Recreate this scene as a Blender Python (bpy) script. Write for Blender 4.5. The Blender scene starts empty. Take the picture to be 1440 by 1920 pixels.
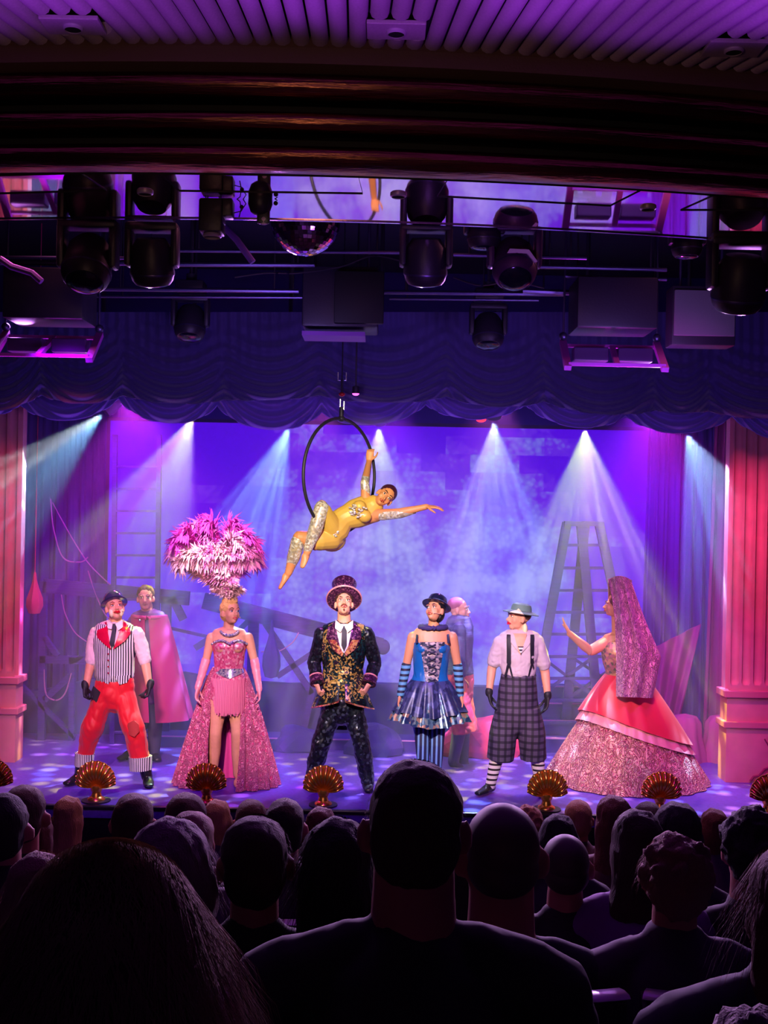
import bpy, bmesh, math, random
from mathutils import Vector, Matrix, noise, Euler
random.seed(7)
SC = bpy.context.scene
COL = SC.collection
PI = math.pi
# ------------------------------------------------------------------ camera
F = 2160.0                 # focal length in pixels of the 1440x1920 frame
CZ = 2.46                  # eye height above the stage floor (stage floor = z 0)
ROLL = math.radians(1.1)
cam_d = bpy.data.cameras.new('camera'); cam = bpy.data.objects.new('camera', cam_d); COL.objects.link(cam)
cam_d.sensor_fit = 'VERTICAL'; cam_d.sensor_height = 24.0; cam_d.lens = 24.0 * F / 1920.0
cam_d.clip_start = 0.05; cam_d.clip_end = 100
cam.location = (0, 0, CZ); cam.rotation_euler = (PI / 2, -ROLL, 0)
SC.camera = cam
SC.view_settings.view_transform = 'Standard'; SC.view_settings.look = 'None'
SC.view_settings.gamma = 1; SC.view_settings.use_curve_mapping = False
SC.view_settings.exposure = 0.0
SC.cycles.use_denoising = True
SC.cycles.max_bounces = 5; SC.cycles.diffuse_bounces = 2; SC.cycles.glossy_bounces = 3
SC.cycles.volume_bounces = 0; SC.cycles.transparent_max_bounces = 6
SC.cycles.caustics_reflective = False; SC.cycles.caustics_refractive = False
SC.cycles.sample_clamp_indirect = 3.0
w = bpy.data.worlds.new('world'); SC.world = w; w.use_nodes = True
w.node_tree.nodes['Background'].inputs[0].default_value = (0.25, 0.08, 0.6, 1)
w.node_tree.nodes['Background'].inputs[1].default_value = 0.012

def P(u, v, d):
    """pixel of the photograph + depth -> point in the hall"""
    du, dv = u - 720.0, v - 960.0
    c, s = math.cos(ROLL), math.sin(ROLL)
    x = du * c + dv * s; y = -du * s + dv * c
    return Vector((x / F * d, d, CZ - y / F * d))
def onz(u, v, z):
    a = P(u, v, 1.0) - Vector((0, 0, CZ)); t = (z - CZ) / a.z
    return Vector((0, 0, CZ)) + a * t
def lin(c):
    r = []
    for k in c[:3]:
        k = k / 255.0
        r.append(k / 12.92 if k <= .04045 else ((k + .055) / 1.055) ** 2.4)
    return (r[0], r[1], r[2], 1.0)

# ------------------------------------------------------------------ lamps of the house and the stage, with added fill lights
def spot(name, loc, to, col, power, ang, blend=.5, r=.06, gobo=None, vis=True):
    d = bpy.data.lights.new(name, 'SPOT'); d.color = col; d.energy = power
    d.spot_size = math.radians(ang); d.spot_blend = blend; d.shadow_soft_size = r
    o = bpy.data.objects.new(name, d); COL.objects.link(o); o.location = loc
    v = Vector(to) - Vector(loc)
    o.rotation_euler = v.to_track_quat('-Z', 'Y').to_euler()
    if gobo:
        d.use_nodes = True; nt = d.node_tree; nt.nodes.clear()
        out = nt.nodes.new('ShaderNodeOutputLight'); em = nt.nodes.new('ShaderNodeEmission')
        tc = nt.nodes.new('ShaderNodeTexCoord'); sep = nt.nodes.new('ShaderNodeSeparateXYZ')
        nt.links.new(tc.outputs['Normal'], sep.inputs[0])
        dx = nt.nodes.new('ShaderNodeMath'); dx.operation = 'DIVIDE'
        dy = nt.nodes.new('ShaderNodeMath'); dy.operation = 'DIVIDE'
        nt.links.new(sep.outputs[0], dx.inputs[0]); nt.links.new(sep.outputs[2], dx.inputs[1])
        nt.links.new(sep.outputs[1], dy.inputs[0]); nt.links.new(sep.outputs[2], dy.inputs[1])
        cm = nt.nodes.new('ShaderNodeCombineXYZ')
        nt.links.new(dx.outputs[0], cm.inputs[0]); nt.links.new(dy.outputs[0], cm.inputs[1])
        cm.inputs[2].default_value = gobo['seed']
        vo = nt.nodes.new('ShaderNodeTexVoronoi'); vo.inputs['Scale'].default_value = gobo.get('scale', 9)
        nt.links.new(cm.outputs[0], vo.inputs['Vector'])
        rp = nt.nodes.new('ShaderNodeValToRGB'); rp.color_ramp.elements[0].position = .16; rp.color_ramp.elements[0].color = (3.6, 3.6, 3.6, 1)
        rp.color_ramp.elements[1].position = .38; rp.color_ramp.elements[1].color = (.30, .30, .30, 1)
        nt.links.new(vo.outputs['Distance'], rp.inputs[0])
        n2 = nt.nodes.new('ShaderNodeTexNoise'); n2.inputs['Scale'].default_value = 1.6
        nt.links.new(cm.outputs[0], n2.inputs['Vector'])
        r2 = nt.nodes.new('ShaderNodeValToRGB')
        r2.color_ramp.elements[0].position = .52; r2.color_ramp.elements[0].color = (*gobo['c1'], 1)
        r2.color_ramp.elements[1].position = .62; r2.color_ramp.elements[1].color = (*gobo['c2'], 1)
        nt.links.new(n2.outputs[0], r2.inputs[0])
        mx = nt.nodes.new('ShaderNodeMixRGB'); mx.blend_type = 'MULTIPLY'; mx.inputs[0].default_value = 1
        nt.links.new(rp.outputs[0], mx.inputs[1]); nt.links.new(r2.outputs[0], mx.inputs[2])
        nt.links.new(mx.outputs[0], em.inputs[0]); em.inputs[1].default_value = 1
        nt.links.new(em.outputs[0], out.inputs[0])
    return o
# beams of the seven moving heads behind the valance: (u, v, aim u, aim v at the stage floor, colours, spread, power)
CY = (.24, .66, 1.0); WH = (.52, .55, 1.0); YE = (.66, 1.0, .03); MG = (.9, .15, 1.0); PK = (1, .6, .8)
BEAMS = [(191, 774, -560, CY, (.8, 1, .85), 42, 1.3), (361, 781, 60, YE, MG, 52, 1.15), (541, 799, 290, CY, (.6, 1, .9), 44, 1.1),
         (711, 799, 690, YE, MG, 48, .8), (926, 788, 935, WH, CY, 52, 1.1), (1097, 803, 1110, YE, (1, .6, .5), 56, 1.2),
         (1287, 811, 1590, CY, WH, 50, 1.2)]
BEAM_D, BEAM_P = 11.3, 780.0
for i, (u, v, tu, c1, c2, sp, k) in enumerate(BEAMS):
    a = P(u, v + 4, BEAM_D); b = P(tu, 1480, 9.7 if i in (0, 6) else 10.5)
    spot('moving_head_beam', a, b, (1, 1, 1), BEAM_P * k, sp, .25, .02, dict(seed=i * 3.7, scale=15, c1=c1, c2=c2))
# follow spots and washes from the front of house, hung under the auditorium ceiling
FOH = [(215, 1290, (1, .66, .60), 1.0), (425, 1250, (1, .60, .58), 1.0), (645, 1290, (1, .78, .70), .95), (810, 1260, (1, .66, .62), .8),
       (972, 1290, (1, .80, .72), 1.0), (1150, 1280, (1, .52, .60), .68), (690, 990, (1, .88, .42), 1.5)]
for (u, v, c, k) in FOH:
    t = P(u, v, 10.2)
    spot('front_of_house_spot', (t.x * .25 - 1.2 + .3 * k, 3.3, 4.25), t, c, 1650 * k, 18, .7, .08)
for (x, y, z, tx, ty, tz, c, pw, an) in [
        (-2.4, 11.0, 3.6, -2.6, 12.6, .8, (.50, .04, 1), 260, 95), (0, 11.0, 3.6, 0, 12.4, .2, (.32, .02, 1), 200, 95), (2.5, 11.0, 3.6, 2.7, 12.4, 1.0, (.36, .02, 1), 300, 95),
        (-2.2, 7.4, 3.75, -2.2, 11.2, 0, (.36, .0, 1), 330, 42), (.1, 7.4, 3.75, .1, 11.2, 0, (.34, .0, 1), 330, 42), (2.4, 7.4, 3.75, 2.4, 11.2, 0, (.40, .0, 1), 330, 42)]:
    spot('violet_stage_wash', (x, y, z), (tx, ty, tz), c, pw, an, .8, .1)
spot('plume_fill', (-1.6, 7.0, 4.0), P(405, 1035, 10.2), (1, .46, .80), 2600, 13, .5, .1)  # fill added to brighten the feathers
# magenta back light from the upstage bar on to shoulders, shells and front rows
for (x, tx, c, pw) in [(-2.6, -2.2, (1, .03, .75), 150), (-.6, -1.2, (.9, .12, 1), 120), (1.2, .6, (.8, .15, 1), 120), (2.8, 2.6, (1, .02, .8), 220)]:
    spot('magenta_back_light', (x, 12.0, 3.75), (tx, 9.8, .8), c, pw, 60, .6, .05)
# red and pink column lights
spot('column_light', (-2.2, 9.0, 3.9), (-3.55, 10.9, 1.4), (1, .10, .22), 300, 60, .9, .1)
spot('column_light', (2.4, 9.0, 3.9), (3.5, 10.6, 1.6), (1, .10, .32), 380, 60, .9, .1)
# unseen violet up-lights, added to colour the auditorium ceiling ribs
for x in (-2.9, -1.9, -.9, .1, 1.1, 2.1, 3.1):
    spot('added_ceiling_uplight', (x, 4.0, 3.55), (x, 4.1, 4.6), (.44, .05, 1.0), 46, 93, .25, .03)
for x in (-2.6, -.9, .9, 2.6):
    spot('added_audience_glow', (x, 8.2, 3.8), (x * .5, 3.0, 1.4), (.62, .22, 1), 80, 75, .7, .12)  # unseen, added to rim the audience's hair from the rig side
# dim blue fill added to lift the overhead rig and the valance
spot('rig_blue_fill', (-1.0, 6.9, 2.9), (-1.4, 10.2, 3.6), (.40, .24, .95), 80, 120, .9, .3)
spot('rig_blue_fill', (1.6, 6.9, 2.9), (1.8, 10.2, 3.6), (.42, .22, .95), 80, 120, .9, .3)
spot('rig_magenta_fill', (1.7, 8.3, 2.7), (1.9, 8.0, 3.8), (.9, .06, 1.0), 70, 90, .9, .1)
spot('rig_magenta_fill', (-2.3, 8.3, 2.7), (-2.6, 8.0, 3.8), (.75, .05, 1.0), 50, 90, .9, .1)  # magenta fills added in mid-air to brighten the rig from below

for x in (-2.7, -.9, .9, 2.7):
    spot('valance_fill', (x, 10.5, .06), (x * 1.05, 10.72, 3.6), (.36, .10, 1), 150, 34, .8, .05)  # floor fills added to turn the rear valance purple
for x, tx in ((-2.2, -1.2), (.15, 0), (2.6, 1.3)):
    spot('added_audience_rim', (x, 10.42, 3.3), (tx, 3.0, 1.7), (.80, .42, 1), 1000, 42, .6, .04)  # unseen lamps added for the bright outline of audience heads
spot('fascia_fill', (-.6, 2.2, 3.3), (-.3, 5.4, 4.3), (1, .55, .35), 34, 110, .8, .15)  # warm fill added to bring up the bronze fascia
for x in (-2.4, 0, 2.4): spot('rig_top_fill', (x, 7.6, 5.1), (x * .9, 6.9, 4.0), (1, .28, .45), 150, 100, .9, .1)  # added inside the void to lighten the fixture tops
spot('rig_front_light', (.4, 5.0, 2.9), (.2, 8.0, 3.8), (.42, .14, 1), 34, 90, .8, .15)

# ------------------------------------------------------------------ materials
MATS = {}
def nodes(name):
    m = bpy.data.materials.new(name); m.use_nodes = True
    nt = m.node_tree; b = nt.nodes['Principled BSDF']
    return m, nt, b
def mat(name, col, rough=.6, metal=0.0, bump=0.0, bscale=40, vary=0.0, sheen=0.0, emit=None, es=0, coat=0, bstretch=(1, 1, 1), alpha=1):
    if name in MATS: return MATS[name]
    m, nt, b = nodes(name)
    b.inputs['Base Color'].default_value = lin(col); b.inputs['Roughness'].default_value = rough; b.inputs['Metallic'].default_value = metal
    if sheen: b.inputs['Sheen Weight'].default_value = sheen
    if coat: b.inputs['Coat Weight'].default_value = coat
    if alpha < 1: b.inputs['Alpha'].default_value = alpha
    if emit: b.inputs['Emission Color'].default_value = (*emit, 1); b.inputs['Emission Strength'].default_value = es
    if bump or vary:
        tc = nt.nodes.new('ShaderNodeTexCoord'); mp = nt.nodes.new('ShaderNodeMapping'); mp.inputs['Scale'].default_value = bstretch
        n = nt.nodes.new('ShaderNodeTexNoise'); n.inputs['Scale'].default_value = bscale; n.inputs['Detail'].default_value = 4
        nt.links.new(tc.outputs['Object'], mp.inputs[0]); nt.links.new(mp.outputs[0], n.inputs['Vector'])
        if bump:
            bp = nt.nodes.new('ShaderNodeBump'); bp.inputs['Strength'].default_value = bump; bp.inputs['Distance'].default_value = .01
            nt.links.new(n.outputs[0], bp.inputs['Height']); nt.links.new(bp.outputs[0], b.inputs['Normal'])
        if vary:
            r = nt.nodes.new('ShaderNodeValToRGB'); c = lin(col)
            r.color_ramp.elements[0].position = .35; r.color_ramp.elements[0].color = tuple(k * (1 - vary) for k in c[:3]) + (1,)
            r.color_ramp.elements[1].position = .65; r.color_ramp.elements[1].color = tuple(min(1, k * (1 + vary)) for k in c[:3]) + (1,)
            nt.links.new(n.outputs[0], r.inputs[0]); nt.links.new(r.outputs[0], b.inputs['Base Color'])
    MATS[name] = m; return m
def m_ramp(nt, src, stops, const=True):
    r = nt.nodes.new('ShaderNodeValToRGB'); r.color_ramp.interpolation = 'CONSTANT' if const else 'LINEAR'
    el = r.color_ramp.elements
    while len(el) < len(stops): el.new(.5)
    for e, (p, c) in zip(el, stops): e.position = p; e.color = lin(c)
    nt.links.new(src, r.inputs[0]); return r
def m_stripe(name, c1, c2, axis=0, period=.02, duty=.5, rough=.7, c3=None):
    """stripes running across one object axis; c3 adds a crossing stripe (tartan)"""
    if name in MATS: return MATS[name]
    m, nt, b = nodes(name); b.inputs['Roughness'].default_value = rough
    tc = nt.nodes.new('ShaderNodeTexCoord'); sp = nt.nodes.new('ShaderNodeSeparateXYZ'); nt.links.new(tc.outputs['Object'], sp.inputs[0])
    def st(ax, per):
        a = nt.nodes.new('ShaderNodeMath'); a.operation = 'DIVIDE'; a.inputs[1].default_value = per
        nt.links.new(sp.outputs[ax], a.inputs[0])
        f = nt.nodes.new('ShaderNodeMath'); f.operation = 'FRACT'; nt.links.new(a.outputs[0], f.inputs[0]); return f.outputs[0]
    r = m_ramp(nt, st(axis, period), [(0, c1), (duty, c2)])
    if c3:
        r2 = m_ramp(nt, st(2, period * 1.05), [(0, (255, 255, 255)), (duty, c3)])
        mx = nt.nodes.new('ShaderNodeMixRGB'); mx.blend_type = 'MULTIPLY'; mx.inputs[0].default_value = 1
        nt.links.new(r.outputs[0], mx.inputs[1]); nt.links.new(r2.outputs[0], mx.inputs[2]); nt.links.new(mx.outputs[0], b.inputs['Base Color'])
    else: nt.links.new(r.outputs[0], b.inputs['Base Color'])
    MATS[name] = m; return m
def m_sequin(name, cols, scale=90, metal=.6, rough=.3, bump=.8, squash=(1, 1, 1), big=None):
    """glittering or brocade cloth: random cells picked from a few colours, each cell tilted"""
    if name in MATS: return MATS[name]
    m, nt, b = nodes(name); b.inputs['Roughness'].default_value = rough; b.inputs['Metallic'].default_value = metal
    tc = nt.nodes.new('ShaderNodeTexCoord'); mp = nt.nodes.new('ShaderNodeMapping'); mp.inputs['Scale'].default_value = squash
    nt.links.new(tc.outputs['Object'], mp.inputs[0])
    v = nt.nodes.new('ShaderNodeTexVoronoi'); v.inputs['Scale'].default_value = scale; nt.links.new(mp.outputs[0], v.inputs['Vector'])
    sp = nt.nodes.new('ShaderNodeSeparateXYZ'); nt.links.new(v.outputs['Color'], sp.inputs[0])
    src = sp.outputs[0]
    if big:
        n = nt.nodes.new('ShaderNodeTexNoise'); n.inputs['Scale'].default_value = big; n.inputs['Detail'].default_value = 3; nt.links.new(tc.outputs['Object'], n.inputs['Vector'])
        a = nt.nodes.new('ShaderNodeMath'); a.operation = 'MULTIPLY_ADD'; a.inputs[1].default_value = 2.2; a.inputs[2].default_value = -.85; nt.links.new(n.outputs[0], a.inputs[0])
        a2 = nt.nodes.new('ShaderNodeMath'); a2.operation = 'MULTIPLY_ADD'; a2.inputs[1].default_value = .5; nt.links.new(src, a2.inputs[0]); nt.links.new(a.outputs[0], a2.inputs[2]); src = a2.outputs[0]
    n_ = len(cols); r = m_ramp(nt, src, [(i / n_, c) for i, c in enumerate(cols)])
    nt.links.new(r.outputs[0], b.inputs['Base Color'])
    bp = nt.nodes.new('ShaderNodeBump'); bp.inputs['Strength'].default_value = bump; bp.inputs['Distance'].default_value = .006
    nt.links.new(sp.outputs[1], bp.inputs['Height']); nt.links.new(bp.outputs[0], b.inputs['Normal'])
    MATS[name] = m; return m

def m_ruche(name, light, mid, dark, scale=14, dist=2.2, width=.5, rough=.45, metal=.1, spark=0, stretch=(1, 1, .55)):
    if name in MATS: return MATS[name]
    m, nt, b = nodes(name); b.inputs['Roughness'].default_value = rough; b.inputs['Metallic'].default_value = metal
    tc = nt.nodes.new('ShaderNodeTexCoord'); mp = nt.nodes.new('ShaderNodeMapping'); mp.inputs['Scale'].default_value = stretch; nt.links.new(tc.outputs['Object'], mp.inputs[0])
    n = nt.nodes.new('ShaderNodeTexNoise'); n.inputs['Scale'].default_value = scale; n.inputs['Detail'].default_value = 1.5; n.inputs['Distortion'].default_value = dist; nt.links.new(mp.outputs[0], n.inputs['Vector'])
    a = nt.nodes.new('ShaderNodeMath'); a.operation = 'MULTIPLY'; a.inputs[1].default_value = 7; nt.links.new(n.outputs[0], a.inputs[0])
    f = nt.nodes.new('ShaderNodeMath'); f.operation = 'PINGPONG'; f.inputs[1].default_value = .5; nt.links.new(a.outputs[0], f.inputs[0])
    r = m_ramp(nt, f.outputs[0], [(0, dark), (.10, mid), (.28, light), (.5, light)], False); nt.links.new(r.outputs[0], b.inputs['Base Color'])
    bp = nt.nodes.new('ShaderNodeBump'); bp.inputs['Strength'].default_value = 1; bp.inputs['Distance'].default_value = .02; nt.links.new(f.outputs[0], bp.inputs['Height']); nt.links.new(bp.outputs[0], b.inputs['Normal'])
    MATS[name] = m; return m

# ------------------------------------------------------------------ mesh building
def frame(t, ref):
    t = t.normalized(); s = ref - t * ref.dot(t)
    if s.length < 1e-4: s = t.orthogonal()
    s.normalize(); return s, t.cross(s)
SUBS = dict(iris=['eye'], eyelid=['eye'], hat_band=['top_hat', 'bowler_hat'], hat_brim_trim=['top_hat'], lens=['lamp_housing', 'body'], rim=['lamp_housing'], step_edge=['step'], lapel_embroidery=['lapel'],
            cuff_trim=['cuff'], cuff=['sleeve'], edge_strip=['riser_block'], waistcoat_buttons=['waistcoat'], waistcoat_point=['waistcoat'], corset_lacing=['corset'], cape_clasp=['cape'], cape_collar=['cape'],
            neckline_gems=['bodice'], crack=['plinth'], broken_patch=['plinth'], trouser_cuff=['trousers'], thigh_patch=['trousers'], knee_patch=['trousers'], lamp_recess=['trim_ring'], veil_top=['lace_veil'], chest_applique=['bodysuit'], hip_applique=['bodysuit'])
LASTP = {}
class MB:
    def __init__(self): self.bm = bmesh.new()
    def box(self, c, size, rot=None, bevel=0):
        M = Matrix.Translation(Vector(c)) @ ((rot if isinstance(rot, Matrix) else Euler(rot).to_matrix().to_4x4()) if rot else Matrix()) @ Matrix.Diagonal((*size, 1))
        r = bmesh.ops.create_cube(self.bm, size=1, matrix=M)
        if bevel:
            es = list({e for v in r['verts'] for e in v.link_edges})
            bmesh.ops.bevel(self.bm, geom=es, offset=bevel, segments=2, profile=.5, affect='EDGES')
        return self
    def bar(self, a, b, w, h, ref=Vector((0, 1, 0)), bevel=0):
        a, b = Vector(a), Vector(b); t = (b - a); s, u = frame(t, Vector(ref))
        M = Matrix((s, u, t.normalized())).transposed().to_4x4(); M.translation = (a + b) / 2
        M = M @ Matrix.Diagonal((w, h, t.length, 1))
        r = bmesh.ops.create_cube(self.bm, size=1, matrix=M)
        if bevel:
            es = list({e for v in r['verts'] for e in v.link_edges}); bmesh.ops.bevel(self.bm, geom=es, offset=bevel, segments=2, affect='EDGES')
        return self
    def ell(self, c, r, rot=None, seg=16, ring=10):
        if isinstance(r, (int, float)): r = (r, r, r)
        M = Matrix.Translation(Vector(c)) @ ((rot if isinstance(rot, Matrix) else Euler(rot).to_matrix().to_4x4()) if rot else Matrix()) @ Matrix.Diagonal((*r, 1))
        bmesh.ops.create_uvsphere(self.bm, u_segments=seg, v_segments=ring, radius=1, matrix=M); return self
    def tube(self, pts, rad, ref=(1, 0, 0), seg=12, cap=True, closed=False, dome=False):
        pts = [Vector(p) for p in pts]; n = len(pts); ref = Vector(ref)
        if not isinstance(rad, (list, tuple)) or (len(rad) == 2 and n != 2) or (isinstance(rad, tuple) and len(rad) == 2): rad = [rad] * n
        rad = [(r, r) if not isinstance(r, (list, tuple)) else r for r in rad]
        if dome and not closed:
            d0 = (pts[0] - pts[1]).normalized(); d1 = (pts[-1] - pts[-2]).normalized()
            a0 = min(rad[0]); a1 = min(rad[-1])
            pts = [pts[0] + d0 * a0 * .95, pts[0] + d0 * a0 * .6] + pts + [pts[-1] + d1 * a1 * .6, pts[-1] + d1 * a1 * .95]
            f = lambda r, k: (r[0] * k, r[1] * k)
            rad = [f(rad[0], .3), f(rad[0], .8)] + rad + [f(rad[-1], .8), f(rad[-1], .3)]; n = len(pts)
        rings = []
        for i, p in enumerate(pts):
            if closed: t = pts[(i + 1) % n] - pts[i - 1]
            else: t = pts[min(i + 1, n - 1)] - pts[max(i - 1, 0)]
            s, u = frame(t, ref)
            rings.append([self.bm.verts.new(p + s * math.cos(2 * PI * k / seg) * rad[i][0] + u * math.sin(2 * PI * k / seg) * rad[i][1]) for k in range(seg)])
        m = n if closed else n - 1
        for i in range(m):
            A, B = rings[i], rings[(i + 1) % n]
            for k in range(seg):
                self.bm.faces.new((A[k], A[(k + 1) % seg], B[(k + 1) % seg], B[k]))
        if cap and not closed:
            self.bm.faces.new(rings[0][::-1]); self.bm.faces.new(rings[-1])
        return self
    def lathe(self, prof, c=(0, 0, 0), M=None, seg=32, fx=None, sq=(1, 1)):
        """prof: list of (r, z); fx(theta, i) multiplies the radius"""
        c = Vector(c); M = M or Matrix(); rings = []
        for i, (r, z) in enumerate(prof):
            ring = []
            for k in range(seg):
                th = 2 * PI * k / seg; q = r * (fx(th, i) if fx else 1)
                ring.append(self.bm.verts.new(M @ (c + Vector((q * math.cos(th) * sq[0], q * math.sin(th) * sq[1], z)))))
            rings.append(ring)
        for A, B in zip(rings, rings[1:]):
            for k in range(seg): self.bm.faces.new((A[k], A[(k + 1) % seg], B[(k + 1) % seg], B[k]))
        if prof[0][0] > 1e-5 and prof[-1][0] > 1e-5:
            A, B = rings[-1], rings[0]
            for k in range(seg): self.bm.faces.new((A[k], A[(k + 1) % seg], B[(k + 1) % seg], B[k]))
        elif prof[0][0] > 1e-5: self.bm.faces.new(rings[0][::-1])
        elif prof[-1][0] > 1e-5: self.bm.faces.new(rings[-1])
        return self
    def prism(self, poly, d, M=None):
        """poly: points (x, z) in a plane, extruded along +y by d"""
        M = M or Matrix()
        a = [self.bm.verts.new(M @ Vector((x, 0, z))) for x, z in poly]; b = [self.bm.verts.new(M @ Vector((x, d, z))) for x, z in poly]
        n = len(poly); self.bm.faces.new(a); self.bm.faces.new(b[::-1])
        for i in range(n): self.bm.faces.new((a[i], b[i], b[(i + 1) % n], a[(i + 1) % n]))
        return self
    def slab(self, pts, off):
        """flat-ish polygon of 3D points thickened by the vector off"""
        off = Vector(off); a = [self.bm.verts.new(Vector(p)) for p in pts]; b = [self.bm.verts.new(Vector(p) + off) for p in pts]
        n = len(pts); self.bm.faces.new(a); self.bm.faces.new(b[::-1])
        for i in range(n): self.bm.faces.new((a[i], b[i], b[(i + 1) % n], a[(i + 1) % n]))
        return self
    def grid(self, nu, nv, f, closed=False):
        V = [[self.bm.verts.new(Vector(f(i / (nu - (0 if closed else 1)), j / (nv - 1)))) for j in range(nv)] for i in range(nu)]
        for i in range(nu if closed else nu - 1):
            for j in range(nv - 1):
                A, B = V[i], V[(i + 1) % nu]
                self.bm.faces.new((A[j], B[j], B[j + 1], A[j + 1]))
        return self
    def solid(self, th):
        bmesh.ops.recalc_face_normals(self.bm, faces=self.bm.faces)
        bmesh.ops.solidify(self.bm, geom=list(self.bm.faces), thickness=th); return self
    def thick(self, v):
        r = bmesh.ops.extrude_face_region(self.bm, geom=list(self.bm.faces)); 
        for q in r['geom']:
            if isinstance(q, bmesh.types.BMVert): q.co += Vector(v)
        return self
    def build(self, name, m, parent=None, smooth=True, voxel=0, sm=1, wr=0, wrs=9, cut=None, wst=(1, 1, 1)):
        bm = self.bm
        bmesh.ops.recalc_face_normals(bm, faces=bm.faces)
        me = bpy.data.meshes.new(name); bm.to_mesh(me); bm.free()
        if voxel:
            o = bpy.data.objects.new('t', me); COL.objects.link(o)
            md = o.modifiers.new('r', 'REMESH'); md.mode = 'VOXEL'; md.voxel_size = voxel
            dg = bpy.context.evaluated_depsgraph_get()
            me2 = bpy.data.meshes.new_from_object(o.evaluated_get(dg), preserve_all_data_layers=False, depsgraph=dg)
            COL.objects.unlink(o); bpy.data.objects.remove(o); bpy.data.meshes.remove(me); me = me2; me.name = name
            b2 = bmesh.new(); b2.from_mesh(me)
            for _ in range(sm): bmesh.ops.smooth_vert(b2, verts=b2.verts, factor=.5, use_axis_x=True, use_axis_y=True, use_axis_z=True)
            if wr:
                b2.normal_update()
                for v in b2.verts:
                    q = Vector((v.co.x * wst[0], v.co.y * wst[1], v.co.z * wst[2])) * wrs
                    v.co += v.normal * (noise.noise(q) * wr + abs(noise.noise(q * 2.1 + Vector((9, 3, 1)))) * wr * .8 - wr * .3)
            for co, no in (cut or []):
                bmesh.ops.bisect_plane(b2, geom=list(b2.verts) + list(b2.edges) + list(b2.faces), plane_co=Vector(co), plane_no=Vector(no), clear_outer=True)
            b2.to_mesh(me); b2.free()
        if smooth: me.shade_smooth() if hasattr(me, 'shade_smooth') else [setattr(p, 'use_smooth', True) for p in me.polygons]
        if smooth and not voxel:
            try: me.set_sharp_from_angle(angle=math.radians(40))
            except Exception: pass
        if m: me.materials.append(m)
        o = bpy.data.objects.new(name, me); COL.objects.link(o)
        if parent:
            LASTP[(parent.name, name)] = o; o.parent = parent
            for k in SUBS.get(name, []):
                q = LASTP.get((parent.name, k))
                if q is not None and q.parent == parent: o.parent = q; break
        return o
def tag(o, label=None, cat=None, group=None, kind=None):
    if label: o['label'] = label
    if cat: o['category'] = cat
    if group: o['group'] = group
    if kind: o['kind'] = kind
    return o
def struct(o): o['kind'] = 'structure'; return o
def thing(name, loc, label, cat, group=None, rot=0):
    o = bpy.data.objects.new(name, None); COL.objects.link(o); o.location = loc; o.rotation_euler = (0, 0, rot)
    o.empty_display_size = .1; return tag(o, label, cat, group)
def copy_thing(o, loc, rot=None, label=None, parent=None):
    c = o.copy(); COL.objects.link(c); c.parent = parent
    if parent is None:
        c.location = loc
        if rot is not None: c.rotation_euler = rot
        if label: c['label'] = label
    for ch in [k for k in bpy.data.objects if k.parent == o]: copy_thing(ch, None, parent=c)
    return c
def arcY(X, d0): return d0 + (X + .59) ** 2 / 24.0
# ================================================================== THE ROOM
M_black = mat('black_paint', (14, 12, 18), .7)
M_floor = mat('stage_floor', (112, 74, 196), .42, bump=.05, bscale=30, vary=.12)
M_carpet = mat('auditorium_carpet', (30, 18, 40), .95, bump=.4, bscale=200)
M_wall = mat('dark_wall', (40, 28, 60), .9, vary=.2, bscale=3)
mb = MB(); mb.box((0, 11.6, -.05), (9.6, 4.26, .1)); struct(mb.build('stage_floor', M_floor, smooth=False))
mb = MB(); mb.box((0, 9.5, -.5), (9.6, .04, .8)); struct(mb.build('trim_1', M_black, smooth=False))
mb = MB(); mb.box((0, 9.485, -.015), (9.6, .05, .035), bevel=.01); struct(mb.build('trim_2', mat('stage_nosing', (70, 60, 80), .3, .6), smooth=False))
def tier(Y): return max(-.5, 1.28 - .27 * Y)   # floor height of the raked seating
ROWS = [1.35, 2.0, 2.62, 3.4, 4.3, 5.1, 5.9]
TIERS = [(-1.0, 1.05), (1.05, 1.7), (1.7, 2.32), (2.32, 3.05), (3.05, 3.95), (3.95, 4.75), (4.75, 5.55), (5.55, 9.48)]
def floor_at(y):
    for (a, b), r in zip(TIERS, [.7] + ROWS):
        if a <= y < b: return tier(r) if b < 9 else tier(5.9)
    return tier(5.9)
mb = MB()
for a, b in TIERS:
    z = floor_at((a + b) / 2); mb.box((0, (a + b) / 2, (z - 1.4) / 2), (9.6, b - a, z + 1.4))
struct(mb.build('floor', M_carpet, smooth=False))
mb = MB(); mb.box((-4.85, 6.3, 2), (.1, 14.8, 6.8)); struct(mb.build('wall_left', M_wall, smooth=False))
mb = MB(); mb.box((4.85, 6.3, 2), (.1, 14.8, 6.8)); struct(mb.build('wall_right', M_wall, smooth=False))
mb = MB(); mb.box((0, 13.7, 2), (9.8, .1, 6.8)); struct(mb.build('wall_back', mat('back_wall', (50, 30, 110), .9), smooth=False))
mb = MB(); mb.box((0, -1.05, 2), (9.8, .1, 6.8)); struct(mb.build('wall_front', M_wall, smooth=False))
mb = MB(); mb.box((0, 10.0, 5.35), (9.8, 7.5, .1)); struct(mb.build('ceiling_stage_void', M_black, smooth=False)).name = 'trim_3'

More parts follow.
